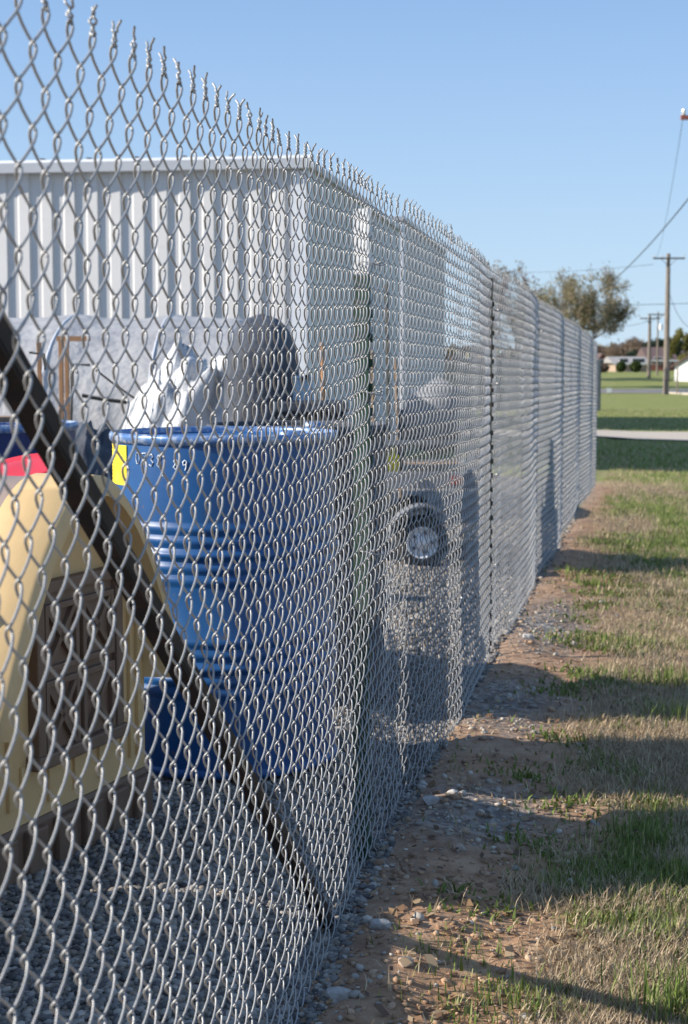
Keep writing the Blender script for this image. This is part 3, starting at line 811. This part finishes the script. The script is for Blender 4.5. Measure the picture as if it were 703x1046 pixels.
P3 = util_pole(672.5, 318, 392, 183, 'thin dark pole with a transformer between the two thicker poles', (1.15,0), r=.10, transformer=True)
for (t, x, g, H_) in (P1,):
    b = MB(); b.box((0.02,-.19,1.5), (.36,.2,.9), bev=.03); b.box((-.12,-.2,.8),(.12,.1,1.6), bev=.02); b.build('meter_box', M['greyarm'], t)
# near pole just outside the right edge; its red crossarm reaches into the picture
yn = 50; pn = at(735, 100, yn); gn = gz(pn.x, yn)
t = empty('utility_pole', (pn.x, yn, gn)); tag(t, 'near utility pole at the right edge with a reddish crossarm', 'utility pole', 'utility poles along the far road')
za = at(700, 121, yn).z-gn
b = MB(); b.tube([(0,0,-.3),(0,0,za*.5),(0,0,za+.6)], [.17,.15,.12], 14); b.build('pole', M['polewood'], t)
b = MB(); b.box((0,-.2,za), (2.42,.11,.135), bev=.01)
for s_ in (-1,1): b.tube([(s_*.55,-.24,za-.05),(0,-.15,za-.6)], .018, 6)
am = b.build('crossarm', M['armwood'], t)
for q in (-1.12,-.5,1.12):
    b = MB(); b.lathe([(.02,0),(.06,.02),(.07,.06),(.04,.08),(.06,.12),(.05,.17),(.0001,.19)], 12, Matrix.Translation((q,-.2,za+.068))); b.build('insulator', M['ceramic'], am)

def cable(label, p0, p1, sag, r, n=30):
    pts = []
    for i in range(n+1):
        u = i/n; p = p0.lerp(p1, u); p.z -= sag*4*u*(1-u); pts.append(p)
    b = MB(); b.tube(pts, r, 6); o = b.build('overhead_wire', M['cable'])
    tag(o, label, 'wire', 'overhead wires'); return o
cable('thick sagging cable crossing the sky down into the big tree', at(560, 312, 120), at(760, 128, 45), 1.7, .022)
cable('thin wire hanging from the red crossarm towards the tall pole', at(698, 118, 50)+Vector((0,0,-.05)), at(671, 263, 116.8), .6, .008)
cable('faint high wire running left from the tall pole crossarm', at(500, 277, 190), at(668, 270, 117), .3, .014)
cable('lower dark wire from the tree to the tall pole and on to the right', at(540, 311, 120), at(730, 309, 118), .10, .020)
cable('wire slanting down from the tall pole top to the far poles', at(640, 333, 150), at(684, 318, 117), .2, .018)
cable('drooping service wire right of the tall pole', at(684, 300, 117), at(740, 300, 90), 2.2, .018)

# ------------------------------------------------------------------ houses, garage, shrubs, sign
def house(px0, px1, y_eave, y_base, Y, dep, m_wall, m_roof, label, rise=1.0, windows=(), gable=False, name='house', rot=0):
    p0, p1 = at(px0, y_base, Y), at(px1, y_base, Y); wd = p1.x-p0.x
    xc = (p0.x+p1.x)/2; g = gz(xc, Y)-.1; ze = at(px0, y_eave, Y).z-g
    t = empty(name, (xc, Y, g)); tag(t, label, 'garage' if name == 'garage' else 'house')
    b = MB()
    if gable:
        b.prism([(-wd/2,0),(wd/2,0),(wd/2,ze),(0,ze+rise),(-wd/2,ze)], 0, dep); b.build('wall', m_wall, t)
        r = MB(); o_ = .35; sl = rise/(wd/2)
        for s_ in (-1,1):
            r.prism([(0,ze+rise+.02),(s_*(wd/2+o_),ze-o_*sl+.02),(s_*(wd/2+o_),ze-o_*sl+.16),(0,ze+rise+.18)], -.3, dep+.3)
        r.build('roof', m_roof, t)
    else:
        b.box((0,dep/2,ze/2), (wd,dep,ze)); b.build('wall', m_wall, t)
        r = MB(); o_ = .5
        vs = [(-wd/2-o_,-o_,ze+.02),(wd/2+o_,-o_,ze+.02),(wd/2+o_,dep+o_,ze+.02),(-wd/2-o_,dep+o_,ze+.02),(-wd/2-o_,dep/2,ze+rise),(wd/2+o_,dep/2,ze+rise)]
        r.add(vs, [(0,3,2,1),(0,1,5,4),(2,3,4,5),(0,4,3),(1,2,5)]); r.build('roof', m_roof, t)
        f_ = MB(); f_.box((0,-o_-.02,ze-.06), (wd+2*o_,.04,.2)); f_.build('fascia', M['whitesiding'], t)
    t.rotation_euler = (0,0,rot)
    for (u, z, ww, hh_) in windows:
        f_ = MB(); f_.box((-wd/2+u*wd, -.03, z), (ww+.16, .08, hh_+.16)); fo = f_.build('window', M['whitesiding'], t)
        f_ = MB(); f_.box((-wd/2+u*wd, -.06, z), (ww, .06, hh_)); f_.build('pane', M['glass'], fo)
    return t
house(629, 661, 371, 385.5, 215, 9, M['brick'], M['shingle'], 'low tan house with a pale roof and two round shrubs', .9, [(.25,1.4,1.1,.9),(.72,1.4,1.6,.9)])
house(606, 624, 374, 386, 222, 8, M['redbrick'], M['darkroof'], 'small red brick house left of the tan house', 1.6, [(.5,1.3,.9,.9)], gable=True)
house(664, 689, 368, 388, 240, 10, M['redbrick'], M['darkroof'], 'dark red brick house behind the utility poles', 2.0, [(.3,1.6,1.0,1.0),(.7,1.6,1.0,1.0)])
house(687, 735, 374, 389, 165, 9, M['whitesiding'], M['darkroof'], 'white gabled garage with a brown roof at the right edge', 1.35, [], gable=True, name='garage', rot=-R(38))

def leaf_cloud(centers, sizes, cols, per):
    """small tilted leaf faces scattered round centres"""
    n = len(centers)*per
    c = np.repeat(centers, per, 0)+rng.normal(0, 1, (n, 3))*np.repeat(sizes, per)[:,None]
    return c
def leaf_mesh(name, pts, ls, cols, mt, parent):
    n = len(pts); a = rng.normal(0,1,(n,3)); a /= np.linalg.norm(a,axis=1,keepdims=True)
    b_ = np.cross(a, rng.normal(0,1,(n,3))); b_ /= np.linalg.norm(b_,axis=1,keepdims=True)
    l = ls*rng.uniform(.6,1.4,(n,1)); 
    V = np.stack([pts-a*l, pts+b_*l*.55, pts+a*l, pts-b_*l*.55], 1).reshape(-1,3)
    Q = np.arange(4*n).reshape(n,4)
    me = np_mesh(name, V, Q); set_col(me, np.repeat(cols, 4, 0)); return link_mesh(name, me, mt, parent)
def tree(px, Y, ytop, spread, label, leafc, nleaf=5000, bare=.5, seed=1, trunk=.3, group=None, cat='tree', name='tree', leaf=.16, sink=0, low=.16):
    rs = random.Random(seed); top = at(px, ytop, Y); g = gz(top.x, Y)-sink; Ht = top.z-g
    t = empty(name, (top.x, Y, g)); tag(t, label, cat, group)
    b = MB(); tips = []
    def grow(p, d, L, r, lev):
        k_ = 3; pts = [p]; q = p.copy(); dd = d.copy()
        for i in range(k_):
            dd = (dd+Vector((rs.uniform(-.18,.18), rs.uniform(-.18,.18), rs.uniform(-.05,.14)))).normalized()
            q = q+dd*L/k_; pts.append(q.copy())
        b.tube(pts, [r, r*.85, r*.7, r*.55], 7 if lev < 2 else (5 if lev < 4 else 3), False)
        if lev >= 3: tips.extend(pts[1:])
        if lev >= 5: return
        for i in range(rs.choice((2,3,3)) if lev else 6):
            ax = Vector((rs.gauss(0,1), rs.gauss(0,1), rs.gauss(0,.35))).normalized()
            nd = (dd*(.75 if lev else .55)+ax*(.62 if lev else .75)).normalized()
            st = pts[rs.choice((2,3)) if lev else rs.choice((1,2,3))]
            grow(st.copy(), nd, L*rs.uniform(.62,.82), r*.56, lev+1)
    grow(Vector((0,0,-.2)), Vector((0,0,1)), 1.0, .045, 0)
    # scale to size
    A = np.array(b.v); zt = A[:,2].max(); hx_ = np.percentile(np.abs(A[:,0]), 99)
    sx, sz = spread/hx_, Ht/zt
    b.v = [(v[0]*sx, v[1]*sx, v[2]*sz) for v in b.v]
    b.build('trunk', M['bark'], t, True)
    T_ = np.array([tuple(p) for p in tips])*np.array([sx,sx,sz])
    pick = rng.integers(0, len(T_), nleaf); P_ = T_[pick]+rng.normal(0, 1, (nleaf,3))*spread*.055
    # thin out parts so sky shows through
    keep = (fbm(P_[:,0]/spread*2.5+seed, P_[:,2]/spread*2.5+9, 3)+.25*rng.random(nleaf)) > bare*.95
    P_ = P_[keep]; P_ = P_[P_[:,2] > Ht*low]
    cc = np.array(leafc)[rng.integers(0, len(leafc), len(P_))]*rng.uniform(.7,1.25,(len(P_),1))
    leaf_mesh('crown', P_, leaf, cc, M['foliage'], t)
    return t
BUD = [(.36,.28,.19),(.30,.26,.14),(.42,.35,.22),(.24,.24,.11),(.28,.21,.15)]
GRN = [(.06,.09,.025),(.09,.12,.03),(.05,.075,.02)]
BRN = [(.20,.13,.10),(.16,.11,.085),(.22,.17,.11)]
tree(592, 135, 271, 4.3, 'large spreading tree with brown spring buds beyond the end of the wire fence', BUD+GRN[:1], 30000, .50, 5, leaf=.08, low=.08)
tree(640, 262, 345, 3.9, 'low brown twiggy tree between the big tree and the tan house', BRN+BUD[:1], 8000, .35, 9, leaf=.12, low=.42)
tree(625, 275, 352, 4.4, 'small brown tree over the red brick house', BRN, 7000, .35, 21, leaf=.13, low=.5)
tree(530, 150, 268, 3.0, 'bare topped tree showing just above the wire fence', BRN+BUD[:2], 7000, .5, 12, leaf=.11)
tree(563, 170, 300, 4.0, 'dull green tree standing behind the big budding tree', GRN+BUD[:2], 9000, .4, 31, leaf=.13)
tree(670, 260, 348, 4.5, 'dark evergreen behind the red brick house', [(.035,.055,.03),(.03,.05,.03)], 9000, .3, 14, leaf=.2)
tree(704, 215, 337, 3.2, 'yellow green leafy tree behind the white garage', [(.22,.2,.05),(.18,.17,.05)], 9000, .3, 15, leaf=.17)
for i, (px, yt, Y, lb) in enumerate([(652,352,330,'pale bare tree on the skyline above the tan house'),(690,350,330,'pale bare tree on the skyline above the garage roof'),(612,352,340,'pale bare tree on the skyline above the red house'),(735,340,330,'pale bare tree on the skyline past the garage')]):
    tree(px, Y, yt, 7, lb, [(.26,.22,.2),(.2,.17,.15)], 6000, .45, 40+i, group='bare trees on the skyline', leaf=.3)
# far tree line as one mass
b = MB(); pts = []
for i in range(5200):
    x = rng.uniform(-160, 330); hgt = 3+4*fbm(x*.06+4, .5, 3)
    pts.append((x, 380+rng.uniform(-9,9), gz(x,380)+hgt*rng.random()**.6))
pts = np.array(pts, float); cc = np.array(BRN+GRN+BUD)[rng.integers(0, 11, len(pts))]*rng.uniform(.8,1.4,(len(pts),1))
o = leaf_mesh('woods', pts, 1.3, cc, M['foliage'], None); tag(o, 'low far woods along the horizon', None, None, 'stuff')

def shrub(px, ytop, ybase, Y, hw, label, colr, group=None, name='shrub'):
    p = at(px, ybase, Y); g = gz(p.x, Y); Ht = at(px, ytop, Y).z-g
    t = empty(name, (p.x, Y, g)); tag(t, label, 'shrub', group); n_ = 2600
    u = rng.normal(0,1,(n_,3)); u /= np.linalg.norm(u,axis=1,keepdims=True); rr = rng.uniform(.55,1.05,(n_,1))
    P_ = u*rr*np.array([hw,hw,Ht*.5])*(1+.25*(fbm(u[:,0]*3+px,u[:,2]*3,2)-.5))[:,None]+np.array([0,0,Ht*.52])
    cc = np.array(colr)[rng.integers(0,len(colr),n_)]*rng.uniform(.7,1.3,(n_,1))
    leaf_mesh('foliage', P_, .11, cc, M['foliage'], t)
    b = MB()
    for k_ in range(5): b.tube([(0,0,0),(rng.normal(0,.2)*hw,rng.normal(0,.2)*hw,Ht*.45)], [.05,.02], 5)
    b.build('stem', M['bark'], t)
shrub(634.5, 369.5, 382, 205, .62, 'rounded green shrub at the left end of the tan house wall', GRN, 'shrubs against the tan house')
shrub(649.5, 369, 382, 205, .68, 'rounded green shrub at the middle of the tan house wall', GRN, 'shrubs against the tan house')
shrub(614, 372, 386, 200, 1.0, 'brown leafless shrub in front of the red brick house', BRN)

# small white marker by the road edge
p = at(622.5, 401.5, 112); g = gz(p.x, 112)
t = empty('yard_sign', (p.x, 112, g)); tag(t, 'tiny white sign on a stake at the far edge of the lawn', 'sign')
b = MB(); b.box((0,0,.33), (.34,.02,.32), bev=.004); b.build('panel', M['whitesiding'], t)
for sx in (-1,1):
    b = MB(); b.tube([(sx*.1,.015,-.05),(sx*.1,.015,.3)], .008, 6); b.build('leg', M['greyarm'], t)
# thin signpost right of the tall pole
p = at(688.5, 352, 120); g = gz(p.x, 120)
t = empty('road_marker_post', (p.x, 118.5, g)); tag(t, 'thin pale post right beside the tall utility pole', 'post')
b = MB(); b.tube([(0,0,-.1),(0,0,at(688,372,118.5).z-g)], .06, 10); b.build('post_shaft', M['polewood'], t)

# ------------------------------------------------------------------ stones
def stone_protos(k, n_v=3):
    out = []
    for i in range(k):
        bm = bmesh.new(); bmesh.ops.create_icosphere(bm, subdivisions=1, radius=1)
        for v in bm.verts: v.co *= rng.uniform(.68, 1.2)
        bm.verts.index_update()
        out.append((np.array([v.co[:] for v in bm.verts]), np.array([[v.index for v in f.verts] for f in bm.faces]))); bm.free()
    return out
PR = stone_protos(10)
def stones(name, X, Y, size, cols, label, flat=.6, embed=.25):
    n = len(X); Z = ground(X, Y); VV, TT, CC = [], [], []; off = 0
    which = rng.integers(0, len(PR), n)
    for k_ in range(len(PR)):
        m_ = np.where(which == k_)[0]; 
        if not len(m_): continue
        v, f = PR[k_]; nn_ = len(m_)
        a = rng.uniform(0, 2*PI, nn_); s = size[m_]
        sc = np.stack([s*rng.uniform(.7,1.3,nn_), s*rng.uniform(.6,1.1,nn_), s*flat*rng.uniform(.7,1.3,nn_)], 1)
        L = v[None]*sc[:,None,:]
        tl = rng.normal(0,.35,nn_)[:,None]
        Lx = L[...,0]; Lz = L[...,2]; L = np.stack([Lx*np.cos(tl)-Lz*np.sin(tl), L[...,1], Lx*np.sin(tl)+Lz*np.cos(tl)], -1)
        ca, sa = np.cos(a)[:,None], np.sin(a)[:,None]
        Wx = L[...,0]*ca-L[...,1]*sa+X[m_][:,None]; Wy = L[...,0]*sa+L[...,1]*ca+Y[m_][:,None]
        Wz = L[...,2]+Z[m_][:,None]+sc[:,2:3]*(1-embed*2)*.6
        VV.append(np.stack([Wx,Wy,Wz],-1).reshape(-1,3)); TT.append((f[None]+(np.arange(nn_)*len(v))[:,None,None]).reshape(-1,3)+off)
        CC.append(np.repeat(cols[m_], len(v), 0)); off += nn_*len(v)
    me = np_mesh(name, np.concatenate(VV), None, np.concatenate(TT)); set_col(me, np.concatenate(CC))
    o = link_mesh(name, me, M['stones']); tag(o, label, None, None, 'stuff'); return o
def sample_area(n, y0, y1, d0, d1, power=1.6):
    """points between the distances d0 and d1 from the fence line, denser near"""
    t = rng.random(n); y = (y0**(1-power)+(y1**(1-power)-y0**(1-power))*t)**(1/(1-power))
    d = rng.uniform(d0, d1, n); return fence_x(y)+d, y
n = 50000; X, Y = sample_area(n, 2.3, 13, -1.7, .04, 2.0)
sz = rng.uniform(.006,.0135,n)*np.where(Y > 6, 1.5, 1)
gcol = np.array([(.28,.275,.27),(.19,.19,.195),(.38,.365,.35),(.13,.13,.14),(.26,.23,.20)])
stones('gravel', X, Y, sz, gcol[rng.integers(0,5,n)]*rng.uniform(.6,1.1,(n,1))*np.array([1.06,1.0,.92]), 'loose grey crushed gravel covering the yard')
n = 30000; X, Y = sample_area(n, 2.3, 16, -.02, 1.0, 1.8)
yd, ba, ga, gn_ = grass_masks(X, Y); k_ = rng.random(n) < np.clip(ga*.38+ba*.03, 0, 1); X, Y = X[k_], Y[k_]; n = len(X)
sz = rng.uniform(.003,.0085,n)*rng.choice([1,1,1,1,1,1.9],n); 
scol = np.array([(.40,.36,.31),(.33,.30,.26),(.40,.29,.20),(.38,.25,.16),(.48,.43,.36)])
stones('scattered_stones', X, Y, sz, scol[rng.integers(0,5,n)]*rng.uniform(.75,1.2,(n,1)), 'pale stones and soil crumbs scattered along the foot of the fence')
n = 9000; X, Y = sample_area(n, 2.3, 12, .0, .9, 1.8); yd, ba, ga, gn_ = grass_masks(X, Y); k_ = rng.random(n) < ba*.55*sstep(.4,.62,fbm(X*4+1,Y*4+7,3)); X, Y = X[k_], Y[k_]; n = len(X)
dcol = np.array([(.36,.225,.135),(.28,.175,.11),(.43,.29,.19)])
stones('soil_crumbs', X, Y, rng.uniform(.003,.012,n), dcol[rng.integers(0,3,n)]*rng.uniform(.75,1.2,(n,1)), 'crumbly reddish soil clods in the bare strip', .5, .35)
# a few individual rocks
rocks = [(440,820,.04,'pale grey rock at the top of the stone heap by the fence'),(462,812,.03,'small white rock right of the stone heap'),(415,985,.035,'tan rock in the nearest bare soil'),(345,1020,.05,'grey rock at the bottom edge beside the wire'),(540,652,.045,'pale rock on the soil past the second shadow'),(470,868,.028,'dull brown rock in the shade of the drum'),(390,948,.04,'sunlit orange soil lump at the foot of the fence')]
for i, (px, py, s_, lb) in enumerate(rocks):
    Y_ = 3.0
    for _ in range(30):
        p = at(px, py, Y_); e_ = p.z-gz(p.x, Y_); Y_ += e_*Y_/1.14*.8
    v, f = PR[i]; b = MB(); s_ *= .62; b.add([(q[0]*s_, q[1]*s_*.8, q[2]*s_*.6) for q in v], [tuple(int(j) for j in q) for q in f])
    me_o = b.build('rock', mat('rock stone %d' % i, [(.42,.40,.38),(.55,.53,.50),(.42,.31,.23)][i % 3], .85, noise=[(40,(.28,.25,.22),.4,.7)], bump=(60,.6,.004)))
    bm = bmesh.new(); bm.from_mesh(me_o.data); bmesh.ops.subdivide_edges(bm, edges=bm.edges[:], cuts=1, smooth=.12); bm.to_mesh(me_o.data); bm.free()
    me_o.location = (p.x, Y_, gz(p.x, Y_)+s_*.25); tag(me_o, lb, 'rock', 'rocks along the fence')

# ------------------------------------------------------------------ grass
def blades(name, X, Y, Ln, Wd, lean, cols, label, curl=.5):
    n = len(X); Z = ground(X, Y)-.004; a = rng.uniform(0, 2*PI, n)
    dx, dy = np.cos(a), np.sin(a); tx_, ty_ = -dy, dx
    th = np.clip(lean, 0, 1.52)
    p0 = np.stack([X,Y,Z],1); d1 = np.stack([dx*np.sin(th*.5), dy*np.sin(th*.5), np.cos(th*.5)],1); d2 = np.stack([dx*np.sin(th), dy*np.sin(th), np.cos(th)+.02],1)
    p1 = p0+d1*(Ln*.5)[:,None]; p2 = p1+d2*(Ln*.5)[:,None]; s = np.stack([tx_,ty_,0*tx_],1)*(Wd*.5)[:,None]
    V = np.stack([p0-s, p0+s, p1+s*.8, p1-s*.8, p2], 1).reshape(-1,3); i = np.arange(n)*5
    Q = np.stack([i,i+1,i+2,i+3],1); T = np.stack([i+3,i+2,i+4],1)
    me = np_mesh(name, V, Q, T); set_col(me, np.repeat(cols,5,0)); o = link_mesh(name, me, M['blades']); tag(o, label, None, None, 'stuff'); return o
gc = np.array([(.14,.20,.04),(.18,.24,.055),(.24,.28,.08),(.12,.17,.035),(.30,.31,.13)])
dc = np.array([(.50,.39,.25),(.40,.30,.19),(.60,.49,.33),(.33,.24,.15),(.46,.35,.23)])
parts_g, parts_d = [], []
for (n, y0, y1, dmax, kx, pw) in [(350000, 2.25, 8, 2.6, 1.0, 1.7), (125000, 8, 21, 5.2, 1.5, 1.7), (90000, 21, 60, 15, 3.2, 1.6)]:
    X, Y = sample_area(n, y0, y1, -5 if y0 > 20 else .08, dmax, pw)
    vis = (X < Y*.235+1.0); X, Y = X[vis], Y[vis]
    if y0 > 20: k_ = ~((Y > 31.3) & (Y < 36.7)); X, Y = X[k_], Y[k_]
    yd, ba, ga, gr2 = grass_masks(X, Y); r_ = rng.random(len(X)); clump = fbm(X*6+2, Y*6+3, 3)
    kg = (r_ < gr2*np.clip((clump-.25)*2.6, .12, 1)*(1-.985*ba)); kd = (~kg) & (r_ < (1-.985*ba))
    for k_, lst, dry in ((kg, parts_g, 0), (kd, parts_d, 1)):
        x_, y_ = X[k_], Y[k_]; m_ = len(x_); cl = clump[k_]
        if dry: L_ = rng.uniform(.018,.05,m_)*kx; th = rng.uniform(.5,1.5,m_); W_ = rng.uniform(.0018,.0036,m_)*kx; c_ = dc[rng.integers(0,5,m_)]
        else: L_ = rng.uniform(.014,.038,m_)*kx*(.5+cl*1.1); th = rng.uniform(.1,1.1,m_); W_ = rng.uniform(.0022,.0042,m_)*kx; c_ = gc[rng.integers(0,5,m_)]*np.where(rng.random(m_) < .12, 1.5, 1)[:,None]
        if y0 > 20: L_ *= .62
        lst.append((x_, y_, L_, W_, th, c_*rng.uniform(.75,1.25,(m_,1))))
# taller fresh tufts
TU = [(690,735,.12,60),(660,700,.09,40),(640,690,.07,30),(700,1035,.16,70),(690,1046,.12,60),(640,660,.10,60),(600,655,.07,50),(672,860,.10,40),(700,900,.11,50),(520,1020,.07,60),(560,1035,.07,60),(695,700,.12,70),(610,600,.1,50),(590,585,.08,40),(480,1035,.05,50),(460,975,.05,40),(655,1000,.06,30),(699,955,.08,30)]
for (px, py, L0, cnt) in TU:
    Y_ = 4.0
    for _ in range(30):
        p = at(px, py, Y_); e_ = p.z-gz(p.x, Y_); Y_ = max(1.5, Y_+e_*Y_/1.14*.8)
    cnt = int(cnt*2.2); k2 = 1+max(0, Y_-4)*.18
    x_ = p.x+rng.normal(0,.05*k2,cnt); y_ = Y_+rng.normal(0,.05*k2,cnt)
    parts_g.append((x_, y_, rng.uniform(.3,.8,cnt)*L0, rng.uniform(.0025,.0045,cnt)*k2, rng.uniform(.05,.8,cnt), gc[rng.integers(0,5,cnt)]*rng.uniform(.8,1.3,(cnt,1))))
# low creeping weeds at the edge of the bare strip
for _ in range(95):
    y_c = rng.uniform(2.5, 12)**1.0; x_c = float(fence_x(y_c))+rng.uniform(.28, 1.0); cnt = 120
    x_ = x_c+rng.normal(0,.06,cnt); y_ = y_c+rng.normal(0,.07,cnt)
    parts_g.append((x_, y_, rng.uniform(.012,.04,cnt), rng.uniform(.005,.010,cnt), rng.uniform(.5,1.4,cnt), gc[rng.integers(0,2,cnt)]*rng.uniform(.7,1.1,(cnt,1))))
# dead leaves and litter caught in the soil and turf
n = 2600; X, Y = sample_area(n, 2.3, 11, .02, 1.7, 1.8); a_ = rng.uniform(0, 2*PI, n); L_ = rng.uniform(.006,.017,n)
P_ = np.stack([X, Y, ground(X, Y)+rng.uniform(.004,.014,n)], 1); ux = np.stack([np.cos(a_), np.sin(a_), rng.normal(0,.3,n)],1)*L_[:,None]; uy = np.stack([-np.sin(a_), np.cos(a_), rng.normal(0,.4,n)],1)*L_[:,None]*rng.uniform(.25,.7,(n,1))
V = np.stack([P_-ux, P_+uy, P_+ux, P_-uy], 1).reshape(-1,3); me = np_mesh('leaf_litter', V, np.arange(4*n).reshape(n,4))
lc = np.array([(.30,.19,.10),(.20,.12,.07),(.42,.31,.19),(.14,.09,.06)]); set_col(me, np.repeat(lc[rng.integers(0,4,n)]*rng.uniform(.7,1.3,(n,1)),4,0))
tag(link_mesh('leaf_litter', me, M['blades']), 'small dead leaves scattered over the soil and turf', None, None, 'stuff')
cat_ = lambda L, i: np.concatenate([q[i] for q in L])
blades('grass', *[cat_(parts_g, i) for i in range(6)], 'short green grass and weeds on the verge')
blades('dry_grass', *[cat_(parts_d, i) for i in range(6)], 'matted straw coloured dead grass on the verge')

# ------------------------------------------------------------------ light, sky, camera
ELEV, PHI = R(28.6), R(8)
sd = Vector((math.cos(PHI)*math.cos(ELEV), math.sin(PHI)*math.cos(ELEV), -math.sin(ELEV)))
sl = bpy.data.lights.new('sun', 'SUN'); sl.energy = 4.0; sl.angle = R(.53); sl.color = (1, .93, .83)
so = bpy.data.objects.new('sun', sl); col.objects.link(so); so.rotation_euler = sd.to_track_quat('-Z', 'Y').to_euler(); so.location = (-20,-5,20)
wd = bpy.data.worlds.new('World'); scene.world = wd; wd.use_nodes = True
nt = wd.node_tree; bg = nt.nodes['Background']; sky = nt.nodes.new('ShaderNodeTexSky'); sky.sky_type = 'NISHITA'
sky.sun_disc = False; sky.sun_elevation = ELEV; sky.sun_rotation = math.atan2(-sd.x, -sd.y)
sky.altitude = 150; sky.air_density = 1.0; sky.dust_density = .15; sky.ozone_density = 3.2
# cooler, paler band of air low in the sky
tcw = nt.nodes.new('ShaderNodeTexCoord'); sx = nt.nodes.new('ShaderNodeSeparateXYZ'); nt.links.new(tcw.outputs['Generated'], sx.inputs[0])
mw = nt.nodes.new('ShaderNodeMapRange'); mw.inputs[1].default_value = -.02; mw.inputs[2].default_value = .30; mw.inputs[3].default_value = .9; mw.inputs[4].default_value = .45
nt.links.new(sx.outputs[2], mw.inputs[0])
m2 = nt.nodes.new('ShaderNodeMapRange'); m2.inputs[1].default_value = 0; m2.inputs[2].default_value = .24; nt.links.new(sx.outputs[2], m2.inputs[0])
mh = nt.nodes.new('ShaderNodeMix'); mh.data_type = 'RGBA'; nt.links.new(m2.outputs[0], mh.inputs[0]); mh.inputs[6].default_value = (4.1, 5.5, 6.9, 1); mh.inputs[7].default_value = (2.35, 3.95, 6.9, 1)
mx = nt.nodes.new('ShaderNodeMix'); mx.data_type = 'RGBA'; nt.links.new(mw.outputs[0], mx.inputs[0]); nt.links.new(sky.outputs[0], mx.inputs[6]); nt.links.new(mh.outputs[2], mx.inputs[7])
nt.links.new(mx.outputs[2], bg.inputs[0]); bg.inputs[1].default_value = .071

cam = bpy.data.cameras.new('camera'); co = bpy.data.objects.new('camera', cam); col.objects.link(co)
co.location = (0, 0, EYE); co.rotation_euler = (PI/2-PITCH, 0, 0)
cam.sensor_fit = 'VERTICAL'; cam.sensor_height = 22.3; cam.lens = 35.0; cam.clip_start = .05; cam.clip_end = 6000
cam.dof.use_dof = True; cam.dof.focus_distance = 3.0; cam.dof.aperture_fstop = 6.3
scene.camera = co
scene.view_settings.view_transform = 'Standard'; scene.view_settings.look = 'None'
scene.view_settings.exposure = .98; scene.view_settings.gamma = 1
scene.render.engine = 'CYCLES'
scene.cycles.max_bounces = 6; scene.cycles.diffuse_bounces = 3; scene.cycles.glossy_bounces = 3; scene.cycles.transparent_max_bounces = 4
scene.cycles.use_denoising = True
scene.cycles.use_adaptive_sampling = True; scene.cycles.adaptive_threshold = .01
